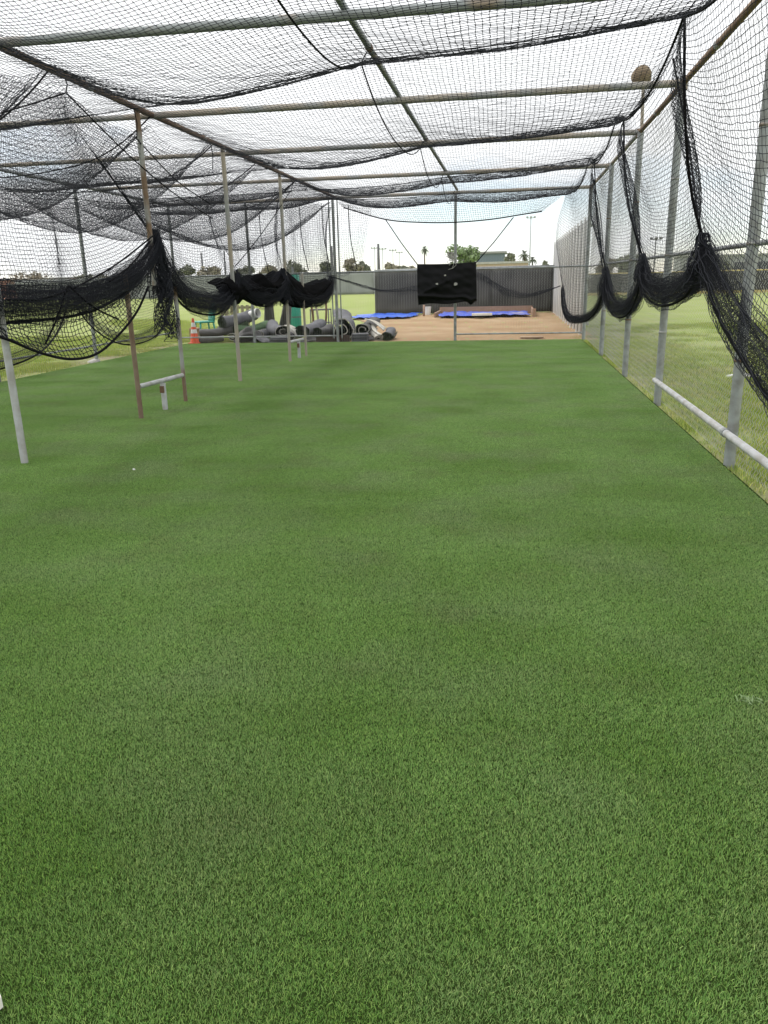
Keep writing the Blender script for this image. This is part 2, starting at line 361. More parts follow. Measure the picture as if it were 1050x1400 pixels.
# bullpen dirt: a sheet with a ragged left edge
ys = np.linspace(YE+0.05, 38.6, 60); xl = np.interp(ys, [21, 25, 30, 34, 38.6], [-4.6, -4.5, -5.2, -6.6, -7.6])+0.15*snoise(ys, ys*0, 3, 6, 2.0); V = []
for k, y in enumerate(ys):
    for j in range(40): V.append((xl[k]+(2.3-xl[k])*j/39, y, -0.02+0.02*math.sin(y*2.3+j)*math.sin(j*0.9)*(0 < j < 39)))
i = np.arange(60*40).reshape(60, 40); Q = np.stack([i[:-1, :-1], i[:-1, 1:], i[1:, 1:], i[1:, :-1]], -1).reshape(-1, 4)
tag(link('dirt_ground', mesh_np('dirt_ground', V, Q, None, True), DIRT), kind='structure')
tb = MB().box(((XR-0.04+XL+0.15)/2, (YE-0.02-1.0)/2, -0.014), (XR-0.04-XL-0.15, YE-0.02+1.0, 0.028)).build('artificial_turf', TURF_BASE); tag(tb, kind='structure')

def blade_patch(size, n, hmin, hmax, w, lean, tints, seed, disc=False, comb=None):
    g = np.random.default_rng(seed)
    p = np.stack([g.uniform(-size/2, size/2, n), g.uniform(-size/2, size/2, n), np.zeros(n)], -1)
    if disc: p[:, :2] = g.normal(0, size*0.42, (n, 2))*g.uniform(0.2, 1.0, (n, 1))
    a = g.uniform(0, 2*np.pi, n); h = g.uniform(hmin, hmax, n); l = g.uniform(0.2, 1.0, n)*lean*h
    d = np.stack([np.cos(a), np.sin(a), 0*a], -1); b = g.uniform(0, 2*np.pi, n)
    if comb: a = np.pi/2+g.normal(0, comb, n); d = np.stack([np.cos(a), np.sin(a), 0*a], -1); b = a+np.pi/2+g.normal(0, 0.5, n)
    s = np.stack([np.cos(b), np.sin(b), 0*a], -1)*w/2
    mid = p+d*(l*0.35)[:, None]; mid[:, 2] += h*0.6; tip = p+d*l[:, None]; tip[:, 2] += h
    V = np.stack([p-s, p+s, mid+s*0.8, mid-s*0.8, tip], 1).reshape(-1, 3); k = 5*np.arange(n)[:, None]
    me = mesh_np('blades', V, k+np.array([[0, 1, 2, 3]]), k+np.array([[3, 2, 4]]))
    t = np.array(tints); c = t[g.integers(0, len(t), n)]*g.uniform(0.75, 1.25, (n, 1))
    ca = np.ones((n, 5, 4), np.float32); ca[..., :3] = c[:, None]; ca[..., 3] = 1
    at = me.color_attributes.new('tint', 'FLOAT_COLOR', 'POINT'); at.data.foreach_set('color', ca.ravel()); return me
def scatter(o, pts, rots, scales=None):
    """instances of the object's own blades on a fixed list of points (geometry nodes)"""
    pm = bpy.data.meshes.new('points'); pm.from_pydata([tuple(p) for p in pts], [], [])
    ra = pm.attributes.new('rot', 'FLOAT', 'POINT'); ra.data.foreach_set('value', np.asarray(rots, np.float32))
    po = bpy.data.objects.new('scatter_points', pm)
    ng = bpy.data.node_groups.new('scatter', 'GeometryNodeTree')
    ng.interface.new_socket('Geometry', in_out='INPUT', socket_type='NodeSocketGeometry'); ng.interface.new_socket('Geometry', in_out='OUTPUT', socket_type='NodeSocketGeometry')
    gi, go = ng.nodes.new('NodeGroupInput'), ng.nodes.new('NodeGroupOutput')
    oi = ng.nodes.new('GeometryNodeObjectInfo'); oi.inputs['Object'].default_value = po
    na = ng.nodes.new('GeometryNodeInputNamedAttribute'); na.data_type = 'FLOAT'; na.inputs['Name'].default_value = 'rot'
    cx = ng.nodes.new('ShaderNodeCombineXYZ'); ip = ng.nodes.new('GeometryNodeInstanceOnPoints')
    ng.links.new(oi.outputs['Geometry'], ip.inputs['Points']); ng.links.new(gi.outputs[0], ip.inputs['Instance'])
    ng.links.new(na.outputs['Attribute'], cx.inputs[2]); ng.links.new(cx.outputs[0], ip.inputs['Rotation'])
    ng.links.new(ip.outputs[0], go.inputs[0])
    md = o.modifiers.new('scatter', 'NODES'); md.node_group = ng
TS = (XR-0.06-(XL+0.17))/11
turf_tints = [(0.8, 0.95, 0.75), (1.0, 1.05, 0.95), (1.25, 1.15, 1.2), (0.62, 0.8, 0.55), (1.0, 1.0, 0.9), (1.9, 1.6, 1.7)]
tbl = link('turf_blades', blade_patch(TS, 84000, 0.004, 0.0105, 0.0014, 1.4, turf_tints, 5, False, 1.6), TURF_BLADE, tb); tag(tbl, kind='stuff')
nx = 11; ny = int((YE+0.4)/TS)
x_0 = XL+0.17; sxp = (XR-0.06-x_0)/nx
pts = [(x_0+sxp*(i+0.5), YE-0.04-TS*(j+0.5), 0.0) for i in range(nx) for j in range(ny)]
scatter(tbl, pts, [0.0 for _ in pts])
field_t = [(0.9, 1, 0.8), (1.15, 1.1, 0.9), (0.7, 0.85, 0.6), (1.45, 1.25, 1.1)]
fbl = link('field_grass_blades', blade_patch(1.0, 900, 0.02, 0.065, 0.006, 1.2, field_t, 9, True), FIELD_BLADE, g); tag(fbl, kind='stuff'); fbl.location.z = 0
pts = [(XR+0.35+9*random.random()**0.8, random.uniform(4.5, 28), -0.036) for _ in range(520)]
pts = [p for p in pts if random.random() < 0.35+0.1*(p[0]-XR)]
pts += [(XR+0.15+1.6*random.random(), random.uniform(4.5, 21), -0.036) for _ in range(150)]
pts += [(XL-0.25-8*random.random(), random.uniform(10, 26), -0.036) for _ in range(420)]
pts += [(-9.5+3.4*random.random()-0.05*k, 22.3+k*0.07, -0.036) for k in range(220)]
scatter(fbl, pts, [random.uniform(0, 6.28) for _ in pts])

# ------------------------------------------------------------------ pipe frame of the cage
frame = empty('cage_frame', (XC, YE, 0)); tag(frame, 'steel pipe frame carrying the nets, grey and rusting posts and roof bars', 'pipe frame')
frame.location = (0, 0, 0)
def post(x, y, r, m, z1=ZT, z0=-0.05, dx=0.0): return pipe('post', (x, y, z0), (x+dx, y, z1), r, m, frame)
for y in [3.5, 6.95, 10.45, 13.5, 17.1, YE]: post(XR+0.0, y, 0.048, GALV)
post(XM+0.0, 6.64, 0.034, WHITE_PIPE); post(XM, 9.13, 0.03, mat('weathered_post', (0.27, 0.21, 0.15), 0.7, 0.05, (0.17, 0.10, 0.065), 4, 0.9, 0.2, 70), 1.75); post(XM-0.02, 9.98, 0.034, GALV_RUST, ZT, 1.62); post(XM+0.03, 12.84, 0.034, TAN_BAR)
post(XM+0.0, 10.55, 0.028, GALV_RUST, 1.6); post(XM, 16.13, 0.032, TAN_BAR); post(XM+0.05, 17.3, 0.028, TAN_BAR, 1.8)
for y in [13.0, 16.55]: post(XL, y, 0.04, GALV)
for x in [XL, -7.1, -4.7, -1.46]: post(x, YE, 0.038, GALV)
for dx in (-0.11, 0.12): pipe('hinge_pipe', (-4.7+dx, YE, 0.1), (-4.7+dx, YE, ZT), 0.018, GALV, frame)
bar_m = [GALV, PAINT_BAR, TAN_BAR, TAN_BAR, TAN_BAR, TAN_BAR]
for y, m in zip(BARS_Y, bar_m):
    pipe('cross_bar', (XL, y, ZT), (XM, y, ZT), 0.036, PAINT_BAR if y < 9 else TAN_BAR, frame); pipe('cross_bar', (XM, y, ZT+0.003), (XR, y, ZT+0.003), 0.042, m, frame)
for (x, m) in ((XR, RUSTY), (XM, RUSTY), (XL, GALV)):
    for a, b in zip([2.2]+BARS_Y[1:-1], BARS_Y[1:]): pipe('roof_rail', (x, a, ZT+0.004), (x, b, ZT+0.004), 0.036, m if a < 12 else TAN_BAR if x == XR else m, frame)
pipe('central_pipe', (XC, 2.2, ZT+0.07), (XC, YE, ZT+0.07), 0.032, PAINT_BAR, frame)
for y in BARS_Y[1:]:
    MB().tube([(XR, y, ZT-0.07), (XR, y, ZT+0.05)], 0.053, 12).build('bracket', GALV_RUST, frame, False)
for y in (5.3, 8.8, 12.1, 15.3, 19.2):
    for x in (XR, XM): MB().tube([(x, y-0.05, ZT+0.004), (x, y+0.05, ZT+0.004)], 0.042, 12).build('coupling', GALV_RUST, frame, True)
for y in (8.35, 13.55, 17.6): MB().tube([(XC, y-0.04, ZT+0.07), (XC, y+0.04, ZT+0.07)], 0.038, 12).build('coupling', RUSTY, frame, True)
for y in (6.95, 10.45, 13.5, 17.1):
    for z in (0.9, ZF, 2.7): MB().lathe([(0.0515, z-0.012), (0.0515, z+0.012)], (XR, y, 0), 14).build('fence_band', GALV_RUST, frame, True)
# low rails: right fence foot, and the two short ones on the middle post line
pipe('low_rail', (XR-0.06, 3.0, 0.27), (XR-0.06, 10.42, 0.30), 0.032, WHITE_PIPE, frame)
for y in (6.95,): MB().tube([(XR-0.06, y-0.035, 0.285), (XR-0.06, y+0.035, 0.285)], 0.04, 12).build('clamp', GALV, frame)
for y0, y1 in ((9.13, 10.55), (16.13, 17.3)):
    pipe('low_rail', (XM, y0+0.035, 0.40), (XM, y1-0.035, 0.38), 0.03, WHITE_PIPE, frame)
    pipe('short_leg', (XM+0.02, y0+0.68, -0.02), (XM+0.02, y0+0.68, 0.36), 0.036, WHITE_PIPE, frame)
    MB().box((XM+0.02, y0+0.64, 0.28), (0.05, 0.04, 0.09)).build('clamp', RUSTY, frame)

# floodlight head on its own pole above the right posts
fl = empty('floodlight', (XR+0.02, 13.55, ZT)); tag(fl, 'round tan floodlight head on a thin pole above the right fence', 'floodlight')
pipe('pole', (0, 0, -0.05), (-0.02, 0, 0.66), 0.026, TAN_BAR, fl)
HEAD = mat('weathered_head', (0.2, 0.145, 0.095), 0.85, 0, (0.28, 0.22, 0.15), 9, 0.8, 0.4, 50)
hd = MB().lathe([(0.03, 0.12), (0.09, 0.11), (0.135, 0.04), (0.15, -0.03), (0.155, -0.05), (0.14, -0.05), (0.1, -0.03), (0.03, -0.02)], n=22).build('lamp_head', HEAD, fl, True)
hd.location = (-0.05, 0, 0.78); hd.rotation_euler = (R(62), R(-18), R(15))
yk = MB().box((0.0, 0.0, 0.70), (0.05, 0.05, 0.14)).build('yoke', RUSTY, fl)

# ------------------------------------------------------------------ chain-link fences
def chain_link(name, a, b, z0, z1, parent, pitch=0.07, r=0.0023):
    a, b = np.array(a, float), np.array(b, float); L = np.linalg.norm(b-a); d = (b-a)/L; nrm = np.array([-d[1], d[0]])
    n = int(L/pitch); k = int((z1-z0)/(pitch/2)); j = np.arange(k+1)
    s = (np.arange(n)[:, None]+0.5*(j % 2)[None, :])*pitch; z = np.broadcast_to(z0+j*pitch/2, s.shape)
    off = 0.004*np.where(j % 2, 1, -1)+0.0*s+0.012*np.sin(s*1.7+z*2)
    P = np.stack([a[0]+d[0]*s+nrm[0]*off, a[1]+d[1]*s+nrm[1]*off, z], -1)
    v, q = tubes(P, r); o = link(name, mesh_np(name, v, q), WIRE, parent); tag(o, kind='stuff'); return o
fr = empty('chain_link_fence', (XR, 10, 0)); tag(fr, 'tall galvanised chain-link fence along the right side of the turf', 'fence'); fr.location = (0, 0, 0)
chain_link('wire_mesh', (XR+0.058, 3.0), (XR+0.058, YE), 0.0, ZT, fr)
for a, b in ((3.0, 6.95), (6.95, 10.45), (10.45, 13.5), (13.5, 17.1), (17.1, YE)): pipe('fence_rail', (XR+0.03, a+0.045, ZF), (XR+0.03, b-0.045, ZF), 0.022, GALV, fr)
fe = empty('chain_link_fence', (0, 0, 0)); tag(fe, 'chain-link end fence behind the turf, below the black target sheet', 'fence')
chain_link('wire_mesh', (XL, YE+0.045), (XR, YE+0.045), 0.0, ZT, fe)
for a, b in ((XL, -7.1), (-7.1, -4.7), (-4.7, -1.46), (-1.46, XR)): pipe('fence_rail', (a+0.04, YE+0.01, ZF), (b-0.04, YE+0.01, ZF+0.01), 0.022, GALV, fe)
for a, b in ((XL, -7.1), (-7.1, -4.7), (-1.46, XR)): pipe('fence_rail', (a+0.04, YE+0.01, 0.17), (b-0.04, YE+0.01, 0.17), 0.02, GALV, fe)
fl_ = empty('chain_link_fence', (0, 0, 0)); tag(fl_, 'low-railed chain-link fence along the left edge beside the open grass', 'fence')
chain_link('wire_mesh', (XL-0.05, 9.0), (XL-0.05, YE), 0.0, 2.4, fl_, 0.075, 0.0016)
for a, b in ((9.0, 13.0), (13.0, 16.55), (16.55, YE)): pipe('fence_rail', (XL-0.02, a+0.04, 0.34), (XL-0.02, b-0.04, 0.34), 0.02, GALV, fl_)

# ------------------------------------------------------------------ nets
CELL = 0.053
# crease lines of the big roof net: where it is tied up to the pipes (Y at three X stations)
KX = [XL, XM, -1.5, 1.4]
KY = [[6.2, 4.9, 4.0, 3.3], [11.0, 9.7, 8.35, 7.55], [16.2, 15.2, 13.55, 11.85], [19.4, 18.8, 17.6, 15.7], [21.2, 21.15, 20.95, 20.6]]
def crease_y(k, x): return spline(KX, KY[k], np.clip(x, XL, 1.4))
def roof_surface(xs, bays, extra=1.1):
    rows = []
    for k in bays:
        n = int(np.max(np.array(KY[k+1])-np.array(KY[k]))*extra/CELL)
        t = (np.arange(n)+(0 if k == bays[0] else 0))/n
        if k == bays[-1]: t = np.linspace(0, 1, n)
        X, Tt = np.meshgrid(xs, t, indexing='ij')
        Y = crease_y(k, X)*(1-Tt)+crease_y(k+1, X)*Tt
        edge = (1-0.85*np.exp(-((X-XM)/0.75)**2))*np.clip((1.75-X)/0.5, 0.45, 1)
        sag = (0.31+0.05*snoise(X, X*0+k, 20+k, 4, 0.7))*edge*(1-np.abs(2*Tt-1)**2.3)
        lat = 0.06*np.sin(np.pi*np.clip((X-XC)/(1.4-XC), 0, 1))+0.08*np.sin(np.pi*np.clip((X-XM)/(XC-XM), 0, 1))
        Z = 3.67-sag-lat*(0.6+0.4*Tt)+0.012*snoise(X*2, Y*2, 31, 6, 1.3)
        rows.append(np.stack([X+0.03*snoise(X, Y, 41, 4, 1.0), Y, Z], -1))
    return np.concatenate(rows, 1)
xs = np.linspace(XL+0.05, 1.42, int((1.42-XL)/CELL*1.05))
roof = empty('roof_net', (0, 0, 0)); tag(roof, 'black knotted net sagging in creases under all the roof pipes', 'net')
GA = roof_surface(xs, [0, 1]); net_mesh('netting', GA, 0.0022, CORD, 2, 2, 0.003, True, roof)['kind'] = 'stuff'
GB = roof_surface(xs, [2, 3]); net_mesh('netting', GB, 0.0023, CORD, 2, 2, 0.003, None, roof)['kind'] = 'stuff'
for k in range(1, 5):
    x = np.linspace(XL+0.05, 1.42, 60); lat = 0.06*np.sin(np.pi*np.clip((x-XC)/(1.4-XC), 0, 1))+0.08*np.sin(np.pi*np.clip((x-XM)/(XC-XM), 0, 1))
    rope('crease_rope', np.stack([x, crease_y(k, x), 3.665-lat*0.6], -1), 0.006 if k < 3 else 0.008, None, roof)
for xi, rr in ((-1.5, 0.008), (1.36, 0.011)):
    for k in range(4):
        t = np.linspace(0, 1, 40); X = np.full_like(t, xi); Y = crease_y(k, X)*(1-t)+crease_y(k+1, X)*t
        e = np.clip((1.75-xi)/0.5, 0.45, 1)
        rope('seam_rope', np.stack([X, Y, 3.655-0.35*e*(1-np.abs(2*t-1)**2.3)], -1), rr, None, roof)
for k in range(1, 5):   # ties up to the pipes
    for x in (-1.5, 1.38):
        y = float(crease_y(k, np.array(x))); rope('tie', [(x, y, 3.66), (x+0.02, y+0.02, 3.70), (x+0.06, y, ZT+0.03)], 0.006, None, roof)

def curtain(parent, fx, top, ties, swag, xin, n_free, n_bunch, bunch_r, seed, amp=0.2, cord=CORD, r=0.0031, gather=0.55, cellv=CELL, billow=0.22, hem=0.016, knot=None):
    """A side net hung from folds. fx: fold Y list (top), top: z list at folds, ties: list of (X,Y,z) tie points,
    swag: drop below the tie chord in each bay. Rows below the ties are gathered into a bunch."""
    U = []
    for k in range(len(fx)-1):
        Ly = abs(ties[k+1][1]-ties[k][1]); n = max(8, int(Ly*1.15/CELL)); U += list(k+np.arange(n)/n)
    U.append(len(fx)-1); U = np.array(U); K = np.clip(U.astype(int), 0, len(fx)-2); T = U-K
    Tg = T-gather*np.sin(2*np.pi*T)/(2*np.pi)
    fx, top, ties, swag, xin = map(np.array, (fx, top, ties, swag, xin))
    ty = fx[K]*(1-Tg)+fx[K+1]*Tg; tz = top[K]*(1-T)+top[K+1]*T; tx = xin[K]*(1-T)+xin[K+1]*T
    shape = 4*T*(1-T)
    tie = ties[K]*(1-Tg[:, None])+ties[K+1]*Tg[:, None]
    b_z = tie[:, 2]-swag[K]*shape**0.8+0.05*snoise(U*2.6, U*0, seed+2, 5, 1.2)*shape
    br1 = np.array(bunch_r[1])[K] if np.ndim(bunch_r[1]) else bunch_r[1]
    Rb = bunch_r[0]+(br1-bunch_r[0])*np.sqrt(shape)*(1+0.22*snoise(U*3.1, U*0+2, seed+3, 4, 1.0))
    V = np.arange(n_free+n_bunch); rows = []
    g = np.random.default_rng(seed); ph = np.cumsum(g.uniform(1.2, 2.6, n_bunch)); rad = g.uniform(0.35, 1.0, n_bunch)
    top_sag = 0.10*shape
    for v in V:
        if v < n_free:
            q = v/n_free; w = q*q*(3-2*q)*0.35+q*0.65
            x = tx*(1-w)+tie[:, 0]*w; y = ty*(1-w)+tie[:, 1]*w
            z = (tz-top_sag)*(1-q)+(b_z)*q-0.10*shape*np.sin(np.pi*q)
            fold = np.exp(-(np.minimum(T, 1-T)/0.10)**2)
            x = x+billow*shape*np.sin(np.pi*min(q*1.0, 1))*0.8-0.2*fold*np.sin(np.pi*q); z = z+0.16*fold*np.sin(np.pi*q)*q*1.3
            x = x+amp*0.25*snoise(U*3.0, U*0+q*2, seed+5, 6, 1.0)*np.sin(np.pi*min(q*1.1, 1))
            y = y+amp*0.35*snoise(U*2.2, U*0+q*2.5, seed+6, 5, 0.8)*np.sin(np.pi*q)
        else:
            j = v-n_free; R_ = Rb
            nz_ = snoise(U*4.0, U*0+j*0.35, seed+9, 6, 1.0)
            p = ph[j]+0.55*nz_; rr_ = R_*rad[j]*(1+0.13*snoise(U*7, U*0+j, seed+11, 5, 1.2))
            x = tie[:, 0]+0.75*rr_*np.cos(p); z = b_z-R_*0.8+rr_*np.sin(p)*1.05; y = tie[:, 1]+0.05*nz_
        rows.append(np.stack([x, y, z], -1))
    G = np.stack(rows, 1)
    o = net_mesh('netting', G, r, cord, 1, 1, 0.003, knot, parent, r*0.62); o['kind'] = 'stuff'
    R_ = Rb
    rope('hem_rope', np.stack([tie[:, 0]-0.03, tie[:, 1], b_z-R_*1.45], -1)[::3], hem, None, parent)
    return G
def fold_rope(parent, pts, r=0.012, m=None):
    pts = np.array(pts, float); q = np.linspace(0, len(pts)-1, 30); i = np.arange(len(pts))
    rope('fold_rope', np.stack([spline(i, pts[:, c], q) for c in range(3)], -1), r, m, parent)

# right side curtain
rc = empty('side_net', (0, 0, 0)); tag(rc, 'black side net looped up in swags along the right chain-link fence', 'net')
r_ties = [(1.78, 4.3, 0.80), (1.74, 7.75, 1.90), (1.78, 11.35, 1.82), (1.78, 15.6, 1.70), (1.3, 20.9, 1.38)]
r_top = [3.3, 7.55, 11.85, 15.7, 20.6]
curtain(rc, r_top, [3.62]*5, r_ties, [0.10, 0.27, 0.52, 0.80], [1.42, 1.36, 1.45, 1.45, 1.3], 44, 30, (0.06, [0.22, 0.23, 0.20, 0.12]), 3, knot=None)
for k in (1, 2, 3):
    t = r_ties[k]; x0 = [1.42, 1.36, 1.45, 1.45][k]
    fold_rope(rc, [(x0, r_top[k], 3.64), (x0+0.06, r_top[k]-0.05+0.02, 2.9), (t[0]-0.18, (t[1]*2+r_top[k])/3, 2.3), (t[0]-0.03, t[1], t[2])], 0.013)
    fold_rope(rc, [(x0+0.02, r_top[k]+0.5, 3.45), (x0+0.2, r_top[k]+0.4, 2.7), (t[0]-0.05, t[1]+0.12, t[2]+0.1)], 0.009)
# knots of gathered net at the tie points
def gather_lump(parent, c, h, w, seed, n=26, m=CORD):
    g = np.random.default_rng(seed); L = []
    t = np.linspace(0, 1, 14)
    for i in range(n):
        a0, tw = g.uniform(0, 6.28), g.normal(0, 1.5); rr = w*(0.25+0.9*t**0.7)*g.uniform(0.4, 1.1)
        a = a0+tw*t+0.4*np.sin(t*9+a0)
        L.append(np.stack([c[0]+rr*np.cos(a)*0.8, c[1]+rr*np.sin(a)*1.3, c[2]-h*t*g.uniform(0.8, 1.1)+0.0*t], -1))
    L = np.array(L); v, q = tubes(L, 0.0055); v2, q2 = tubes(np.swapaxes(L, 0, 1), 0.003)
    o = link('gathered_knot', mesh_np('gathered_knot', np.concatenate([v, v2]), np.concatenate([q, q2+len(v)])), m, parent); o['kind'] = 'stuff'
for k, (h, w) in ((1, (0.45, 0.17)), (2, (0.35, 0.12)), (3, (0.5, 0.16))): gather_lump(rc, (r_ties[k][0]-0.03, r_ties[k][1], r_ties[k][2]+0.06), h, w, 60+k)

# middle curtain
mc = empty('divider_net', (0, 0, 0)); tag(mc, 'black divider net bunched up in heavy swags along the middle row of posts', 'net')
m_ties = [(XM, 4.6, 2.05), (XM+0.02, 10.05, 2.26), (XM, 13.05, 1.86), (XM, 15.95, 1.80), (XM, 20.5, 1.80)]
curtain(mc, [6.2, 8.3, 12.4, 16.4, 20.8], [3.6, 3.56, 3.32, 3.5, 3.45], m_ties, [0.52, 0.52, 0.28, 0.42], [XM]*5, 40, 46, (0.10, [0.22, 0.25, 0.24, 0.22]), 13, gather=0.3, billow=-0.1, amp=0.3)
gather_lump(mc, (XM, 10.1, 2.32), 0.85, 0.17, 70, 50); gather_lump(mc, (XM, 10.22, 1.7), 0.75, 0.22, 71, 30)
gather_lump(mc, (XM, 15.95, 1.9), 0.7, 0.2, 72, 40)
for pts in ([(XM, 8.3, 3.56), (XM+0.05, 9.5, 3.12), (XM+0.05, 10.7, 2.82), (XM, 12.2, 2.6)], [(XM, 9.85, 3.36), (XM, 11.0, 3.0), (XM, 12.2, 2.8)],
            [(XM, 8.3, 3.56), (XM-0.1, 7.6, 3.3), (XM-0.2, 7.2, 3.18), (XM-0.3, 6.6, 3.25), (XM-0.2, 5.8, 3.5)], [(XM, 17.0, 3.5), (XM+0.02, 15.6, 2.9), (XM, 14.2, 2.3), (XM, 13.1, 1.9)]):
    fold_rope(mc, pts, 0.008)
for y, z in ((8.3, 3.56), (9.85, 3.36), (12.4, 3.32), (17.0, 3.5), (12.2, 2.6)):
    if z > 3: rope('tie', [(XM, y, z), (XM+0.02, y+0.01, (z+ZT)/2), (XM, y, ZT)], 0.007, None, mc)
# lower apron of the middle curtain near the camera, wide open cells and a thick hem
ap_u = np.linspace(0, 1, 60); G = []
a_top = np.stack([np.full(60, XM+0.02), 6.0+4.0*ap_u, 1.78-0.42*4*ap_u*(1-ap_u)*0.8+0.35*ap_u**3], -1)
a_bot = np.stack([XM+0.1-0.1*ap_u, 5.7+4.25*ap_u, 1.62-1.02*4*ap_u*(1-ap_u)*(0.62)+0.15*ap_u], -1)
hem_pts = np.array([at_x(*p, XM+0.1) for p in ((-60, 395), (-20, 450), (15, 466), (60, 484), (100, 491), (135, 482), (165, 455), (188, 425), (203, 392))])
hq = np.linspace(0, len(hem_pts)-1, 60); hem_c = np.stack([spline(np.arange(len(hem_pts)), hem_pts[:, c], hq) for c in range(3)], -1)
a_top = np.stack([np.full(60, XM), hem_c[:, 1]*0.97+0.3, np.interp(hem_c[:, 1], [5.4, 6.7, 7.8, 9.0, 10.0], [1.85, 1.7, 1.62, 1.75, 2.1])], -1)
for j in range(15):
    q = j/14; p = a_top*(1-q)+hem_c*q; p = p+np.stack([0.06*snoise(ap_u*5, ap_u*0+q*3, 80, 5)*np.sin(np.pi*q)-0.1*np.sin(np.pi*q), 0*ap_u, -0.04*np.sin(np.pi*q)+0*ap_u], -1); G.append(p)
net_mesh('netting', np.stack(G, 1), 0.004, CORD, 1, 1, 0.006, True, mc)['kind'] = 'stuff'
rope('hem_rope', hem_c, 0.015, None, mc)
for a, b in (((93, 390), (162, 437)), ((92, 392), (62, 470)), ((10, 410), (95, 397)), ((205, 330), (150, 385)), ((215, 318), (100, 395))):
    fold_rope(mc, [at_x(*a, XM+0.12), at_x(a[0]*0.5+b[0]*0.5, a[1]*0.5+b[1]*0.5+6, XM+0.13), at_x(*b, XM+0.12)], 0.010)

# left bay: slack roof net, and the outer curtain with low hanging hem
lr = empty('roof_net', (0, 0, 0)); tag(lr, 'second slack black net drooping lower over the narrow left bay', 'net')
xs2 = np.linspace(XL, XM-0.02, int((XM-XL)/CELL*1.0)); Ysec = np.arange(6.2, 21.0, CELL*0.95)
X, Y = np.meshgrid(xs2, Ysec, indexing='ij'); q = (X-XL)/(XM-XL)
pts_y = [6.2, 8.0, 10.3, 12.5, 14.6, 17.3, 21.0]; ph_ = np.interp(Y+0.35*(X-XM), pts_y, range(7)) % 1.0
rise = np.clip((q-0.72)/0.28, 0, 1)**2
Z = 3.42+0.24*rise-(0.22+0.50*np.sin(np.pi*q)**0.8)*(1-np.abs(2*ph_-1)**2.0)*np.clip(1.2-0.3*q, 0, 1)-0.22*np.sin(np.pi*q)+0.07*snoise(X*1.5, Y*1.5, 91, 6, 1.2)
net_mesh('netting', np.stack([X, Y, Z], -1), 0.0026, CORD, 2, 2, 0.006, None, lr)['kind'] = 'stuff'
for k, y0 in enumerate([8.0, 10.3, 12.5, 14.6, 17.3]):
    x = np.linspace(XL, XM, 30); qq = (x-XL)/(XM-XL)
    rope('crease_rope', np.stack([x, y0-0.35*(x-XM), 3.4+0.29*np.clip((qq-0.72)/0.28, 0, 1)**2-0.22*np.sin(np.pi*qq)-0.03*np.cos(3*qq+k)*(1-qq)], -1), 0.009, None, lr)
lc = empty('side_net', (0, 0, 0)); tag(lc, 'black side net hanging in low loops along the left grass edge', 'net')
l_ties = [(XL+0.1, 10.5, 1.2), (XL+0.1, 15.7, 1.72), (XL+0.1, 20.7, 1.45)]
curtain(lc, [10.0, 15.5, 20.8], [3.5, 3.55, 3.5], l_ties, [1.0, 1.05], [XL+0.1]*3, 40, 12, (0.05, 0.2), 23, gather=0.3, billow=0.3, amp=0.5, cord=CORD_FAR, hem=0.018)
# end nets: short valance over the right bay, hanging curtain over the left bay
en = empty('end_net', (0, 0, 0)); tag(en, 'black net valance hanging across the top of the end fence', 'net')
u = np.linspace(0, 1, 100); bx = np.array([at_y(*p, 21.0) for p in ((470, 284), (527, 300), (575, 304), (620, 304), (670, 300), (715, 293), (741, 289))])
bq = np.linspace(0, 6, 100); bot = np.stack([spline(np.arange(7), bx[:, c], bq) for c in range(3)], -1)
topc = np.stack([np.linspace(XM+0.1, 1.3, 100), np.full(100, 21.1), 3.6-0.06*np.sin(np.pi*u)], -1)
G = [topc*(1-j/11)+bot*(j/11)+np.array([0, -0.05*math.sin(math.pi*j/11), 0]) for j in range(12)]
net_mesh('netting', np.stack(G, 1), 0.0036, CORD, 1, 1, 0.005, None, en)['kind'] = 'stuff'
rope('hem_rope', bot, 0.016, None, en)
sw = np.array([at_y(*p, 21.05) for p in ((448, 377), (480, 386), (520, 397), (560, 396), (610, 385), (655, 378), (690, 398), (720, 404), (745, 398), (766, 391))])
sq = np.linspace(0, 9, 90); swc = np.stack([spline(np.arange(10), sw[:, c], sq) for c in range(3)], -1); L = []
for j in range(16):
    L.append(swc+np.stack([0*sq, 0.06*snoise(sq*1.3, sq*0+j, 33)-0.03, 0.10*np.sin(np.pi*sq/9)*snoise(sq*0.9, sq*0+j*0.7, 34)+0.015*snoise(sq*3, sq*0+j, 35)], -1))
net_mesh('netting', np.stack(L, 1), 0.003, CORD, 1, 1, 0.004, None, en)['kind'] = 'stuff'
le = empty('end_net', (0, 0, 0)); tag(le, 'black end net falling in vertical folds behind the left bay', 'net')
xx = np.linspace(XL, -3.6, 95); G = []
for j in range(40):
    q = j/39; G.append(np.stack([xx+0.10*snoise(xx*3, xx*0+q, 44)*q-0.25*q*np.clip((xx+4.7)/1.1, 0, 1), 20.95+0.18*np.sin(xx*6+q)*min(1, q*2)-0.1*q, 3.55-0.12*np.sin((xx-XL)*1.4)**2-q*(1.75+0.18*np.sin(xx*2.2))], -1))
net_mesh('netting', np.stack(G, 1), 0.0034, CORD_FAR, 1, 2, 0.006, None, le)['kind'] = 'stuff'
for x in (-6.6, -5.5, -4.9, -4.2): fold_rope(le, [(x, 20.9, 3.5), (x+0.05, 20.8, 2.7), (x+0.2, 20.75, 1.9)], 0.012)

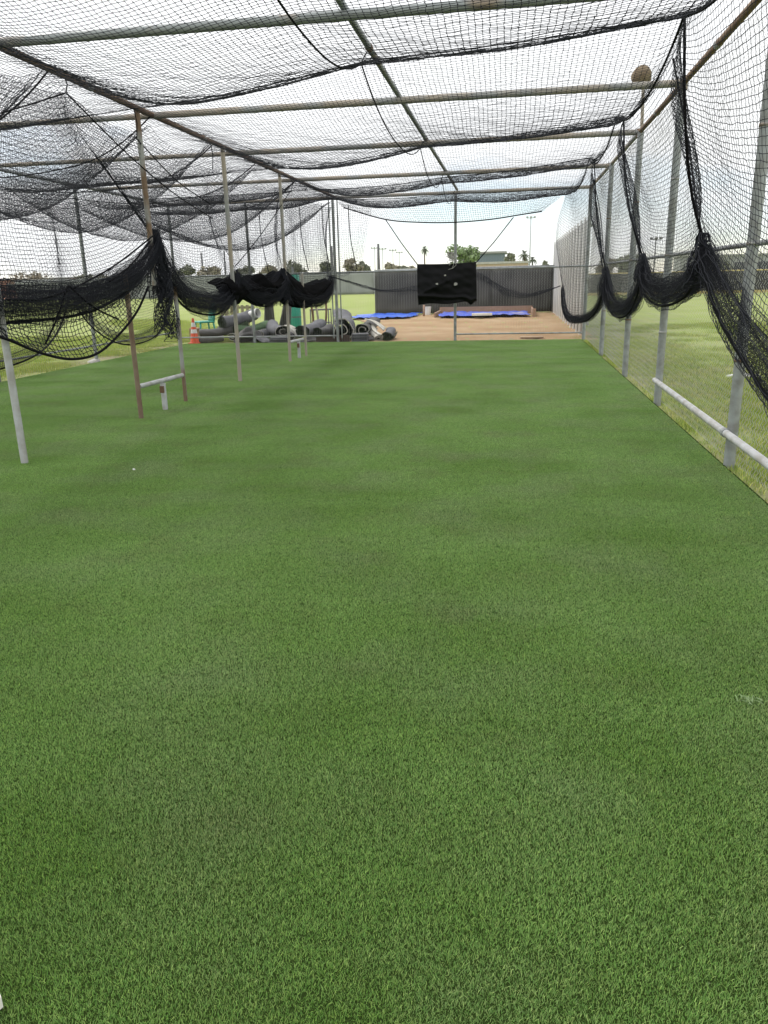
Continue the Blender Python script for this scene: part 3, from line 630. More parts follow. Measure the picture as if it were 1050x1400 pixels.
# ------------------------------------------------------------------ black sheets
def sheet(name, P, m, parent=None, thick=0.006, smooth=True):
    """P (U,V,3) grid -> sheet with real thickness"""
    U, V = P.shape[:2]; i = np.arange(U*V).reshape(U, V)
    Q = np.stack([i[:-1, :-1], i[1:, :-1], i[1:, 1:], i[:-1, 1:]], -1).reshape(-1, 4)
    o = link(name, mesh_np(name, P.reshape(-1, 3), Q, None, smooth), m, parent)
    md = o.modifiers.new('thickness', 'SOLIDIFY'); md.thickness = thick; md.offset = 0; return o
tg = empty('target_sheet', (-1.67, 20.95, 0.95)); tag(tg, 'large black vinyl target sheet strapped in front of the end fence', 'target sheet')
tl, tr_, bl, br = [at_y(*p, 20.95) for p in ((570, 361), (651, 358), (652, 412), (572, 417))]; bl, br = br, bl
u, v = np.meshgrid(np.linspace(0, 1, 50), np.linspace(0, 1, 40), indexing='ij')
P = (tl*(1-u[..., None])+tr_*u[..., None])*(1-v[..., None])+(bl*(1-u[..., None])+br*u[..., None])*v[..., None]
P[..., 1] += -0.05*np.sin(v*np.pi)+0.03*np.sin(u*5+v*7)*v+0.025*snoise(u*5, v*5, 51)
fold = np.exp(-((v-(0.86+0.1*np.maximum(0, (u-0.72))*3-0.1*(0.72-u).clip(0)))/0.035)**2); P[..., 1] -= 0.06*fold
swoop = np.exp(-((v-(0.75-1.4*np.abs(u-0.55)**1.0*0+(-0.9*(0.55-u).clip(0)+0.0)*0-0.7*(u-0.05).clip(0)*(u < 0.55)))/0.04)**2)*(u < 0.55); P[..., 1] -= 0.03*swoop
P[..., 2] += -0.035*np.sin(np.pi*u)*(1-v)*0.6+v*(0.02*np.sin(u*9)-0.07*((u > 0.8)*(u-0.8)/0.2)*0.0)
P[..., 2] -= 0.10*v**6*np.exp(-((u-0.9)/0.05)**2)
P = P-np.array([-1.67, 20.95, 0.95])
sheet('sheet', P, VINYL, tg)
for a, b in (((571, 362), (527, 300)), ((651, 359), (702, 297))):
    pa, pb = at_y(*a, 20.94), at_y(*b, 21.0); o = np.array([-1.67, 20.95, 0.95])
    MB().tube([pa-o, (pa+pb)/2-o+np.array([0, 0, -0.03]), pb-o], 0.014, 6).build('strap', ROPE, tg, True)
for (x, y, w) in ((608.5, 376.5, 0.035), (622.8, 388.6, 0.06), (597.5, 388, 0.04)):
    c = at_y(x, y, 20.84)-np.array([-1.67, 20.95, 0.95])
    vs = [(c[0]+w*random.uniform(.6, 1)*math.cos(a), c[1], c[2]+w*0.8*random.uniform(.6, 1)*math.sin(a)) for a in np.linspace(0, 6.28, 9)[:-1]]
    vs += [(p[0], p[1]-0.012, p[2]) for p in vs]
    MB().add(vs, [tuple(range(8)), tuple(range(8, 16))[::-1]]+[(i, (i+1) % 8, 8+(i+1) % 8, 8+i) for i in range(8)]).build('lit_hole', CONCRETE, tg)  # holes in the sheet: light showing through put in as pale grey plates
c = at_y(617, 352, 20.9)-np.array([-1.67, 20.95, 0.95]); L = []
for i in range(14):
    t = np.linspace(0, 1, 9); L.append(np.stack([c[0]+0.13*np.sin(t*7+i)*random.uniform(.3, 1), c[1]-0.03+0.05*np.cos(t*9+i*2), c[2]+0.04+0.09*np.cos(t*6+i*1.3)-0.25*t*(i < 4)], -1))
vv, qq = tubes(np.array(L), 0.008); tag(link('frayed_tie', mesh_np('frayed_tie', vv, qq), CONCRETE, tg), kind='stuff')
# folded black sheets slung over the divider net
SLUNG = mat('black_mesh_cloth', (0.004, 0.004, 0.0045), 0.95, spec=0.03, bump=0.3, bscale=120)
def slung(label, pts_top, drop, seed, X=XM-0.05):
    o = empty('folded_tarp', (0, 0, 0)); tag(o, label, 'tarp')
    tp = np.array([at_x(*p, X) for p in pts_top]); q = np.linspace(0, len(tp)-1, 40); tc_ = np.stack([spline(np.arange(len(tp)), tp[:, c], q) for c in range(3)], -1)
    bt = np.array([at_x(*p, X) for p in drop]); qb = np.linspace(0, len(bt)-1, 40); bc = np.stack([spline(np.arange(len(bt)), bt[:, c], qb) for c in range(3)], -1)
    v_ = np.linspace(0, 1, 18); G = []
    for k in v_:
        p = tc_*(1-k)+bc*k; p[:, 0] += 0.16*math.sin(math.pi*k)+0.05*snoise(q*1.8, q*0+k*5, seed)+0.025*snoise(q*4, q*0+k*8, seed+1); p[:, 2] += 0.02*snoise(q*3, q*0+k*4, seed+2)*(k > 0.5); G.append(p)
    a = sheet('sheet', np.stack(G, 1), SLUNG, o, 0.01)
    G2 = [p+np.array([-0.22, 0.06, -0.02]) for p in G[:-2]]; sheet('sheet', np.stack(G2, 1), SLUNG, o, 0.01)
slung('folded black tarp hanging at the middle post, left of the tan post', [(300, 384), (315, 378), (335, 382), (352, 374), (368, 384)], [(302, 414), (318, 418), (338, 408), (356, 419), (366, 408)], 100)
slung('crumpled black tarp bunched over the divider net near the far posts', [(368, 388), (386, 368), (402, 378), (420, 388), (446, 380)], [(368, 398), (386, 414), (402, 420), (424, 418), (440, 398)], 110)

# ------------------------------------------------------------------ beyond the end fence: pile of turf rolls
def turf_roll(label, a, b, r, mats, squash=0.76, turns=3.2, seed=0, thick=0.018, edge_mi=2, flare=0.0):
    """spiral-wound strip of turf from a to b (axis ends, z = centre height)"""
    a, b = np.array(a, float), np.array(b, float); ax = b-a; L = np.linalg.norm(ax); ax /= L
    side = np.cross(ax, [0, 0, 1]); side /= np.linalg.norm(side); up = np.cross(side, ax)
    n, S = int(turns*16), 9; th = np.linspace(0, turns*2*np.pi, n); rad = r*(0.28+0.72*np.linspace(0, 1, n))-thick/2
    g = np.random.default_rng(seed); mb = MB(); rings = []
    for s in range(S):
        t = s/(S-1); c = a+ax*L*t+up*(-0.22*r*math.sin(math.pi*t))+side*(0.12*r*math.sin(2.2*t*math.pi+seed)); tw = seed+0.15*math.sin(t*3)
        k = 1+flare*(1-t)
        o = [c+(side*math.cos(q+tw)*(ra+thick/2)+up*math.sin(q+tw)*(ra+thick/2)*squash)*k*(1+0.05*math.sin(3*q+s*0.6+seed)+0.07*math.sin(q-s*0.35+seed*2)+0.03*math.sin(5*q+s*1.1)) for q, ra in zip(th, rad)]
        i_ = [c+(side*math.cos(q+tw)*(ra-thick/2)+up*math.sin(q+tw)*(ra-thick/2)*squash)*k*(1+0.05*math.sin(3*q+s*0.6+seed)+0.07*math.sin(q-s*0.35+seed*2)+0.03*math.sin(5*q+s*1.1)) for q, ra in zip(th, rad)]
        rings.append(np.array(o+i_))
    V = np.concatenate(rings); N = 2*n; f0, f1, f2 = [], [], []
    for s in range(S-1):
        for j in range(n-1):
            f0.append((s*N+j, s*N+j+1, (s+1)*N+j+1, (s+1)*N+j)); f1.append((s*N+n+j, (s+1)*N+n+j, (s+1)*N+n+j+1, s*N+n+j+1))
        for j in (0, n-1): f2.append((s*N+j, (s+1)*N+j, (s+1)*N+n+j, s*N+n+j))
    for s in (0, S-1):
        for j in range(n-1): f2.append((s*N+j, s*N+n+j, s*N+n+j+1, s*N+j+1))
    zmin = V[:, 2].min()
    if zmin < -0.03: V[:, 2] += -0.03-zmin
    base = (a+b)/2; base[2] = V[:, 2].min(); mb.add(V-base, f0, 0); n0 = len(mb.v)
    mb.f += f1+f2; mb.mi += [1]*len(f1)+[edge_mi]*len(f2)
    o = mb.build('turf_roll', mats, None, True, tuple(base)); smooth_angle(o, 50)
    tag(o, label, 'turf roll', 'old turf rolls piled behind the end fence'); return o
GR, DK, GN = [BACKING, PILE, EDGE], [BACKING_DARK, PILE, PILE], [BACKING, PILE, PILE]
def px(x, y, Y): return at_y(x, y, Y)
def roll_px(label, p0, Y0, p1, Y1, r, mats, **k): return turf_roll(label, px(*p0, Y0), px(*p1, Y1), r, mats, **k)
roll_px('topmost grey turf roll on the left heap, dark spiral end to the left', (302, 441), 22.4, (346, 431), 23.4, 0.25, [BACKING, PILE, PILE], seed=1)
roll_px('dark roll lying lowest on the left heap, pale end beside the cone', (265, 466), 21.75, (306, 463), 22.0, 0.13, [BACKING_DARK, PILE, EDGE], seed=2, turns=2.2)
roll_px('flattened dark roll in the middle of the left heap under the chair', (273, 455), 22.3, (318, 450), 22.6, 0.22, DK, seed=3, squash=0.6)
roll_px('small roll with a pale rimmed open end low behind the bottom rail', (318, 461), 21.8, (336, 456), 23.0, 0.17, GR, seed=4, turns=1.8)
roll_px('short dark roll under the left heap by the tan post', (326, 464), 21.9, (345, 462), 22.1, 0.12, DK, seed=14)
roll_px('green faced strip rolled loosely under the topmost roll', (322, 452), 22.6, (366, 445), 23.4, 0.33, [PILE_LIGHT, PILE, PILE], seed=5, squash=0.6)
roll_px('dark flattened roll under the green faced strip', (322, 460), 22.0, (362, 457), 22.6, 0.24, DK, seed=16, squash=0.6)
roll_px('dark green roll wedged below the topmost grey roll', (300, 452), 22.5, (338, 444), 23.0, 0.21, [PILE, PILE, EDGE], seed=17)
roll_px('grey roll between the fence posts in the gap of the heap', (352, 458), 22.2, (368, 452), 23.2, 0.21, GR, seed=6)
roll_px('dark open-ended roll with a pale tan edge right of the gap', (386, 453), 21.9, (372, 444), 23.4, 0.27, GR, seed=7, turns=1.7)
roll_px('low dark roll under the tan-edged roll behind the rail', (376, 468), 21.7, (398, 464), 22.3, 0.16, DK, seed=8)
roll_px('grey roll with a spiral green end facing the turf', (412, 453), 21.8, (438, 444), 24.2, 0.24, GN, seed=9, turns=3.0)
roll_px('rounded grey roll like a stuffed sack at the middle of the heap', (434, 454), 22.4, (452, 449), 23.2, 0.21, DK, seed=10)
roll_px('largest roll, grey back with a white rim arching at its dark end', (471, 455), 21.9, (468, 438), 25.0, 0.40, GR, seed=11, turns=1.6, thick=0.03, squash=0.9)
roll_px('dark roll with a white flap along its top right of the largest roll', (497, 451), 21.95, (512, 440), 24.0, 0.27, [BACKING_DARK, PILE, EDGE], seed=12, turns=1.9)
roll_px('white backed roll with banded end at the right of the heap', (517, 463), 21.7, (508, 449), 22.5, 0.15, [EDGE, PILE, EDGE], seed=13, turns=2.2)
roll_px('dark spiral roll at the far right end of the heap', (528, 460), 21.75, (535, 453), 23.0, 0.19, [BACKING, PILE, PILE], seed=15, turns=2.6)
# white flap over the dark roll, a folded grey slab and a brown plank in front
P0 = px(498, 437, 22.4); u, v = np.meshgrid(np.linspace(0, 1, 14), np.linspace(0, 1, 8), indexing='ij')
P = np.stack([u*0.55, v*0.5, -0.3*u**1.6+0.02*np.sin(v*5+u*4)+0*v], -1)
tag(sheet('loose_flap', P, EDGE, None, 0.015), 'white strip edge draped over the dark roll at the right', 'turf strip').location = tuple(P0)
def folded_slab(label, c, d, rz, m, seed):
    mb = MB(); n = 4
    for k in range(n): mb.box((random.uniform(-.02, .02), random.uniform(-.02, .02), d[2]/n*(k+0.5)), (d[0]*random.uniform(.94, 1), d[1]*random.uniform(.94, 1), d[2]/n*0.92), random.uniform(-.06, .06))
    o = mb.build('folded_mat', m, None, False, c); o.rotation_euler.z = rz; md = o.modifiers.new('b', 'BEVEL'); md.width = 0.015; md.segments = 2
    tag(o, label, 'mat'); return o
c = at_z(484, 470.5, -0.02); folded_slab('flat grey folded mat on the ground beside the double fence post', (c[0], YE+0.32, -0.03), (0.48, 0.4, 0.24), 0.1, BACKING, 1)
c = at_z(374, 471, 0); folded_slab('low grey folded mat behind the bottom rail of the fence', (c[0]-0.1, YE+0.25, -0.03), (0.55, 0.25, 0.16), -0.1, BACKING, 2)
c = at_z(445, 470, 0); o = MB().box((0, 0, 0.10), (0.95, 0.05, 0.2)).build('plank', mat('dark_plank', (0.09, 0.06, 0.05), 0.85, 0, (0.06, 0.045, 0.04), 5, 0.8), None, False, (c[0]+0.05, YE+0.14, -0.03)); tag(o, 'dark brown plank on edge behind the bottom fence rail', 'plank')
for i, (x, y, Y, w, d, m, lab) in enumerate(((340, 450, 22.0, 0.9, 0.5, BACKING_DARK, 'crumpled dark turf scrap draped in the left heap'), (360, 463, 21.8, 0.7, 0.35, BACKING, 'grey crumpled turf scrap at the foot of the heap gap'), (425, 463, 21.75, 0.9, 0.4, BACKING_DARK, 'dark crumpled turf scrap before the spiral-ended roll'), (452, 447, 23.4, 0.9, 0.7, BACKING, 'pale grey turf scrap draped beside the double fence post'), (505, 462, 21.8, 0.5, 0.35, BACKING_DARK, 'black crumpled scrap left of the white backed roll'), (395, 446, 22.6, 0.7, 0.6, EDGE, 'off-white strip draped between the rolls behind the thin posts'))):
    c = px(x, y, Y); u, v = np.meshgrid(np.linspace(-1, 1, 22), np.linspace(-1, 1, 16), indexing='ij')
    Z = c[2]*(1-np.clip(np.abs(u)**2.2*0.9+np.abs(v)**3*0.5, 0, 1.0))+0.06*snoise(u*3, v*3, 400+i, 6, 1.2)*(1-np.abs(u)**3)+0.03
    P = np.stack([u*w/2*(1+0.1*snoise(v*3, v*0, 410+i)), v*d/2*(1+0.1*snoise(u*3, u*0, 420+i)), np.maximum(Z, 0.02)], -1)
    o = sheet('turf_scrap', P, m, None, 0.018); o.location = (c[0], Y, -0.03); o.rotation_euler.z = (-1)**i*0.4; tag(o, lab, 'turf scrap')
# upright dark mats
for (x, y0, y1, w, lean, lab) in ((368, 408, 452, 0.36, 0.03, 'dark grey mat standing on end behind the heap, the left one'), (386, 413, 452, 0.36, 0.22, 'dark grey mat leaning to the right behind the heap, beside the teal padding')):
    a, b = px(x, y1, 24.2), px(x, y0, 24.2); hgt = b[2]+0.03
    P = []
    for i in range(12):
        t = i/11; row = []
        for j in range(10):
            s = j/9-0.5; row.append((s*w*(1.0-0.25*t)+lean*t, 0.16*math.cos(s*2.6)+0.05*math.sin(t*4+s*3)-0.2*t*0, hgt*t))
        P.append(row)
    o = sheet('upright_mat', np.array(P), BACKING_DARK, None, 0.05); o.location = (a[0], 24.2, -0.03); tag(o, lab, 'mat')

# cone, chair, padding, bucket, pallet, pipes
def cone(x, y, label):
    e = empty('traffic_cone', (x, y, -0.03)); tag(e, label, 'traffic cone'); h = 0.72; R0, R1 = 0.13, 0.03
    rr = lambda z: R0+(R1-R0)*(z-0.03)/(h-0.03)
    o = MB().box((0, 0, 0.016), (0.31, 0.31, 0.032)).build('base', ORANGE, e); md = o.modifiers.new('b', 'BEVEL'); md.width = 0.012; md.segments = 2
    smooth_angle(MB().lathe([(R0+0.015, 0.033), (rr(0.06), 0.06), (rr(h), h), (rr(h)-0.012, h)], n=24).build('body', ORANGE, e))
    for z0, z1 in ((0.30, 0.41), (0.48, 0.60)): smooth_angle(MB().lathe([(rr(z0)+0.003, z0), (rr(z1)+0.003, z1)], n=24).build('collar', REFLECT, e))
c = at_z(264, 473, 0); cone(c[0]*1.035-0.13, YE+0.38, 'orange traffic cone with white collars at the left corner of the fence')
ch = empty('plastic_chair', (0, 0, 0)); p = px(280, 447, 23.2); ch.location = (p[0], 23.2, -0.03); ch.scale = (1.15,)*3; ch.rotation_euler.z = R(-48); tag(ch, 'teal plastic chair standing behind the left end of the roll heap', 'chair')
o = MB().box((0, 0, 0.47), (0.46, 0.44, 0.05)).build('seat', TEAL, ch); o.modifiers.new('b', 'BEVEL').width = 0.02
P = np.array([[((s-0.5)*0.44*(1-0.12*t), 0.21+0.10*t-0.05*math.cos((s-0.5)*2.6), 0.49+0.46*t) for s in np.linspace(0, 1, 9)] for t in np.linspace(0, 1, 9)]); sheet('backrest', P, TEAL, ch, 0.03)
for sx_ in (-1, 1):
    for sy_ in (-1, 1): MB().tube([(sx_*0.23, sy_*0.22, 0), (sx_*0.19, sy_*0.18, 0.45)], [0.02, 0.026], 8).build('leg', TEAL, ch, True)
p = px(404, 447, 26.5); pd = empty('padded_post', (p[0], 26.5, -0.03)); tag(pd, 'tall teal padded post standing behind the heap of turf rolls', 'post')
smooth_angle(MB().lathe([(0.2, 0.0), (0.215, 0.04), (0.215, 1.0), (0.21, 1.02), (0.215, 1.04), (0.215, 1.85), (0.19, 1.9)], n=20).build('padding', TEAL, pd)); MB().tube([(0, 0, 1.85), (0, 0, 2.15)], 0.04, 10).build('pipe', GALV, pd)
for z in (0.5, 1.03, 1.5): MB().lathe([(0.219, z-0.02), (0.219, z+0.02)], n=20).build('strap', POLE, pd)
def bucket(label, loc, r, h, rot):
    e = empty('bucket', loc); e.rotation_euler = rot; tag(e, label, 'bucket')
    smooth_angle(MB().lathe([(r*0.82, 0), (r*0.96, h*0.86), (r*1.04, h*0.86), (r*1.04, h*0.9), (r*0.98, h*0.9), (r, h), (r*0.93, h), (r*0.8, h*0.04)], n=24).build('body', WHITE_PL, e))
    t = np.linspace(0, np.pi, 14); MB().tube(np.stack([r*1.05*np.cos(t), 0*t-0.02, h*0.88-r*0.9*np.sin(t)], -1), 0.006, 5).build('handle', GALV, e, True)
p = px(349, 429, 23.3); bucket('white bucket lying on top of the left heap of rolls', (p[0]-0.12, 23.2, p[2]-0.03), 0.14, 0.3, (0, R(78), R(-20)))
p = at_z(585, 430.5, -0.02); bucket('white bucket standing between the two blue tarps', (p[0], p[1], -0.02), 0.16, 0.38, (0, 0, 0.4))
p = px(325, 432, 26.0); pl = empty('pallet', (p[0], 26.0, -0.03)); tag(pl, 'weathered wooden pallet standing on edge behind the rolls', 'pallet'); hz_ = px(325, 416, 26.0)[2]
for i in range(7): MB().box((-0.55+i*0.183, 0, hz_/2), (0.1, 0.02, hz_)).build('slat', PALLET, pl)
for z in (0.12, hz_*0.5, hz_-0.08): MB().box((0, 0.05, z), (1.2, 0.06, 0.08)).build('stringer', PALLET, pl)
p = px(311, 432, 25.4); a, b = px(305, 419, 25.4), px(318, 417, 25.4); ex = empty('sawhorse', (p[0], 25.4, -0.03)); tag(ex, 'pale yellowish wooden trestle beside the pallet', 'trestle')
for dx in (-0.16, 0.06): MB().tube([(dx-0.12, -0.1, 0), (dx+0.1, 0.0, a[2]+0.03)], 0.02, 6).build('leg', PALLET, ex); MB().tube([(dx-0.05, 0.25, 0), (dx+0.1, 0.04, a[2]+0.03)], 0.02, 6).build('leg', PALLET, ex)
MB().box((0.12, 0.02, a[2]+0.05), (0.6, 0.06, 0.05)).build('beam', PALLET, ex)
for i, (q0, q1, lab) in enumerate((((428, 448), (422, 404), 'rusty pipe leaning left behind the rolls, the leftmost of three'), ((436, 448), (426, 398), 'reddish pipe leaning behind the rolls, the middle of three'), ((443, 447), (444, 398), 'upright rusty pipe behind the rolls, the rightmost of three'))):
    a, b = px(*q0, 25.2+0.2*i), px(*q1, 25.2+0.2*i); a[2] = -0.05
    t = np.linspace(0, 1, 8)[:, None]; pp = a*(1-t)+b*t+np.array([0.06, 0, 0])*np.sin(np.pi*t); o = MB().tube(pp-a, 0.035, 10).build('rusty_pipe', [RUSTY, TAN_BAR][i == 1], None, True, tuple(a)); tag(o, lab, 'pipe')
p = px(438, 448, 26.2); ct = empty('cart_frame', (p[0], 26.2, -0.03)); tag(ct, 'small dark metal cart frame behind the leaning pipes', 'cart')
for x in (-0.32, 0.3):
    for y in (0, 0.4): MB().tube([(x, y, 0.08), (x, y, 0.72)], 0.02, 8).build('leg', POLE, ct, True)
for y in (0, 0.4): MB().tube([(-0.34, y, 0.73), (0.32, y, 0.73)], 0.022, 8).build('rail', POLE, ct, True)
MB().box((0, 0.2, 0.3), (0.62, 0.4, 0.03)).build('shelf', POLE, ct)
for x in (-0.32, 0.3): MB().tube([(x-0.02, 0.0, 0.08), (x+0.02, 0.0, 0.08)], 0.08, 14).build('wheel', POLE, ct)
bx_ = px(265, 462, 22.6); o = MB().box((0, 0, 0.2), (0.3, 0.25, 0.4), 0.2, 0, 0.94).build('cardboard_box', CARD, None, False, (bx_[0]+0.05, 22.6, -0.03)); MB().box((0.05, -0.14, 0.38), (0.28, 0.14, 0.012), 0.2).build('flap', CARD, o); tag(o, 'tan cardboard box between the traffic cone and the heap', 'box')
wp = px(246, 470, 21.7); o = pipe('leaning_pole', (0, 0, 0), (-0.16, 0.15, 1.75), 0.022, WHITE_PIPE, None); o.location = (wp[0], 21.75, -0.03); tag(o, 'thin white pole leaning beside the traffic cone', 'pole')

# bullpen: tarps, plate frame, bucket, windscreens, white panel fence
def tarp(label, x0, x1, y0, y1, m, seed, rag=0.2, base=0.0):
    u, v = np.meshgrid(np.linspace(0, 1, 60), np.linspace(0, 1, 40), indexing='ij')
    X = x0+(x1-x0)*u+rag*snoise(v*6, u*0+1, seed)*(np.abs(2*u-1)**4); Y = y0+(y1-y0)*v+rag*snoise(u*7, v*0+1, seed+1)*(np.abs(2*v-1)**4)
    Z = 0.03+base+0.05*np.abs(snoise(u*9, v*7, seed+2, 8, 1.2))+0.04*np.abs(snoise(u*22, v*15, seed+3, 8, 1.0))
    c = np.array([(x0+x1)/2, (y0+y1)/2, 0]); o = sheet('tarp', np.stack([X, Y, Z], -1)-c, m, None, 0.006, False); o.location = tuple(c); tag(o, label, 'tarp'); return o
tarp('bright blue tarp crumpled on the dirt, left of the white bucket', -7.0, -4.2, 34.0, 37.6, BLUE, 201)
tarp('faded purplish blue tarp inside the wooden plate frame', -3.1, 0.75, 33.8, 37.2, PURPLE, 211, 0.12, 0.03)
pf = empty('plate_frame', (-1.15, 35.6, -0.02)); tag(pf, 'low wooden board frame around the faded tarp on the dirt', 'frame')
MB().box((0, 1.85, 0.17), (4.3, 0.06, 0.34)).build('board', WOOD, pf); MB().box((2.12, 0, 0.14), (0.07, 3.7, 0.28)).build('board', WOOD, pf); MB().box((-2.12, 0.4, 0.1), (0.07, 2.8, 0.2)).build('board', WOOD, pf)
MB().box((2.13, -1.84, 0.17), (0.14, 0.09, 0.36)).build('corner_post', WOOD, pf)
hp = at_z(659, 429.5, 0.15); o = MB().add([(x, y, z) for z in (0, 0.09) for x, y in ((-0.42, -0.2), (0.42, -0.2), (0.42, 0.16), (0, 0.42), (-0.42, 0.16))], [(4, 3, 2, 1, 0), (5, 6, 7, 8, 9)]+[(i, (i+1) % 5, 5+(i+1) % 5, 5+i) for i in range(5)]).build('home_plate', WHITE_PL, None, False, (hp[0], hp[1], 0.1)); tag(o, 'white home plate lying on the faded tarp', 'home plate')
st = at_z(578, 432, 0); o = MB().tube([(0, 0, 0), (0.01, 0, 0.5)], 0.05, 8).build('wooden_stake', WOOD, None, True, (st[0], st[1]+0.5, -0.03)); tag(o, 'short wooden stake at the right end of the blue tarp', 'stake')
pb = at_z(692, 459, 0); o = MB().box((0, 0, 0.02), (0.62, 0.3, 0.035), 0.08).build('loose_board', CARD, None, False, (pb[0]+0.7, 22.1, -0.01)); tag(o, 'pale flat board on the dirt near the right end of the turf', 'board')

def screen_fence(name, label, a, b, h, post_gap, m, rail_m, screen_z0=0.03, cat='fence', r=0.035):
    e = empty(name, (a[0], a[1], -0.03)); a, b = np.array(a, float), np.array(b, float); L = np.linalg.norm(b-a); d = (b-a)/L; e.rotation_euler.z = math.atan2(d[1], d[0]); tag(e, label, cat)
    n = max(1, int(round(L/post_gap)))
    for i in range(n+1): MB().tube([(L*i/n, 0.05, 0), (L*i/n, 0.05, h+0.03)], r, 8).build('post', GALV, e, True)
    for i in range(n):
        s0, s1 = L*i/n, L*(i+1)/n; u, v = np.meshgrid(np.linspace(s0, s1-0.02, 12), np.linspace(screen_z0, h-0.03, 8), indexing='ij')
        sheet('screen_panel', np.stack([u, -0.03+0.05*snoise(u*1.2, v*1.5, 300+i, 5)*np.sin(np.pi*(v-screen_z0)/(h-screen_z0)), v], -1), m, e, 0.008)
    MB().tube([(0, 0.0, h), (L, 0.0, h)], r, 8).build('rail', rail_m, e, True); return e
screen_fence('windscreen_fence', 'dark windscreen fence across the back of the bullpen dirt', (-6.6, 38.8), (1.95, 38.4), 2.1, 2.9, SCREEN, GALV)
screen_fence('windscreen_fence', 'far pale grey windscreen fence across the grass beyond the heap', (-64, 96), (-6.0, 96), 2.7, 5.5, SCREEN_L, GALV)
e = screen_fence('outfield_fence', 'low dark outfield fence with yellow top far across the right field', (4, 66), (70, 58), 1.7, 6, SCREEN, YELLOW, 0.25, r=0.05)
MB().box((33, -0.08, 0.16), (66.5, 0.03, 0.2)).build('yellow_skirt', YELLOW, e)
wf = empty('panel_fence', (XR+0.08, 21.9, -0.03)); tag(wf, 'tall white ribbed panel fence along the right side of the bullpen', 'fence')
pm = MB(); prof = np.linspace(0, 1.18, 13)
P = np.array([[(0.02*(j % 2), y, z) for j, y in enumerate(prof)] for z in (0.05, 1.0, 2.0, 3.08)])
def first_panel():
    o = sheet('panel', P, PANEL, wf, 0.02, False); return o
p0 = first_panel(); rb = MB().box((-0.035, 0.0, 1.58), (0.05, 0.1, 3.16)).build('rib', RIB, wf)
for i in range(1, 15):
    for src in (p0, rb):
        c = src.copy(); COL.objects.link(c); c.parent = wf; c.location.y = i*1.2
for z in (0.4, 1.6, 2.9): MB().box((0.06, 8.9, z), (0.05, 18.0, 0.07)).build('backing_rail', GALV, wf)

# buildings far off
def building(label, x0, x1, y, h, m, n, name='low_building', roof_t=0.3, depth=8):
    e = empty(name, ((x0+x1)/2, y, -0.03)); tag(e, label, 'building'); w = x1-x0
    MB().box((0, depth/2, h/2), (w, depth, h)).build('wall', m, e); MB().box((0, depth/2, h+roof_t/2+0.002), (w+0.6, depth+0.6, roof_t)).build('roof', ROOFM, e)
    for i in range(n):
        x = -w/2+w*(i+0.5)/n; f = MB().box((x, -0.03, h*0.55), (w/n*0.5, 0.06, h*0.4)).build('window', ROOFM, e); MB().box((x, -0.075, h*0.55), (w/n*0.44, 0.03, h*0.34)).build('pane', GLASS, f)
a, b = at_y(664, 350, 130), at_y(690, 350, 130); building('low blue-grey building behind the target sheet, beside the round tree', a[0]-1.5, b[0], 130, at_y(680, 346, 130)[2], BLDG, 3)
a, b = at_y(652, 360, 48), at_y(722, 360, 48); e = empty('tan_wall', ((a[0]+b[0])/2, 48, -0.03)); tag(e, 'tan block wall just above the dark windscreen', 'wall')
MB().box((0, 0, (a[2]-0.03)/2), (b[0]-a[0], 0.3, a[2]-0.03)).build('wall_body', TANWALL, e); MB().box((0, 0, a[2]+0.03), (b[0]-a[0]+0.1, 0.4, 0.12)).build('coping', CONCRETE, e)
a, b = at_y(-40, 400, 215), at_y(186, 400, 215); building('long red-brown building on the far left horizon', a[0]-20, b[0], 215, 4.2, REDWALL, 14, depth=12)
a, b = at_y(930, 365, 190), at_y(1060, 365, 190); building('low pale grey building beyond the right outfield fence', a[0], b[0]+20, 190, 5.0, SCREEN_L, 8)

# trees
def tree(label, x, y, h, w, leaf, seed, trunk=0.35, group='trees on the horizon', n=1500, ls=0.22):
    e = empty('tree', (x, y, -0.03)); tag(e, label, 'tree', group); g = np.random.default_rng(seed)
    mb = MB(); th = h*trunk; mb.tube([(0, 0, 0), (0.05*h*0.3, 0, th*0.6), (0.02*h, 0.02*h, th*1.3)], [h*0.03, h*0.024, h*0.016], 7)
    for i in range(6):
        a = i*1.05+g.uniform(0, .6); mb.tube([(0.02*h, 0, th*g.uniform(.75, 1.1)), (math.cos(a)*w*0.2, math.sin(a)*w*0.2, th+h*0.2), (math.cos(a)*w*0.36, math.sin(a)*w*0.36, th+h*g.uniform(.25, .5))], [h*0.014, h*0.009, h*0.004], 5)
    mb.build('trunk', BARK, e, True)
    C = []
    for i in range(16):
        a = g.uniform(0, 6.28); rr = g.uniform(0.0, 0.34)*w; C.append((math.cos(a)*rr, math.sin(a)*rr, th+(h-th)*g.uniform(0.15, 0.86), g.uniform(0.12, 0.24)*w))
    C = np.array(C); k = g.integers(0, len(C), n); d = g.normal(0, 1, (n, 3)); d /= np.linalg.norm(d, axis=1, keepdims=True)
    c = C[k, :3]+d*C[k, 3:4]*g.uniform(0.3, 1.05, (n, 1))**0.6*np.array([1, 1, 0.8]); s = ls*g.uniform(.6, 1.4, (n, 1))
    a = g.normal(0, 1, (n, 3)); a /= np.linalg.norm(a, axis=1, keepdims=True); b = np.cross(a, d); b /= np.linalg.norm(b, axis=1, keepdims=True)+1e-6
    V = np.stack([c-a*s, c+b*s*0.6, c+a*s, c-b*s*0.6], 1).reshape(-1, 3)
    link('crown', mesh_np('crown', V, np.arange(4*n).reshape(-1, 4)), leaf, e); return e
def tree_px(label, x, ytop, Y, w_px, leaf, seed, **k):
    p = at_y(x, ytop, Y); tree(label, p[0], Y, p[2]+0.03, w_px/FPX*Y, leaf, seed, **k)
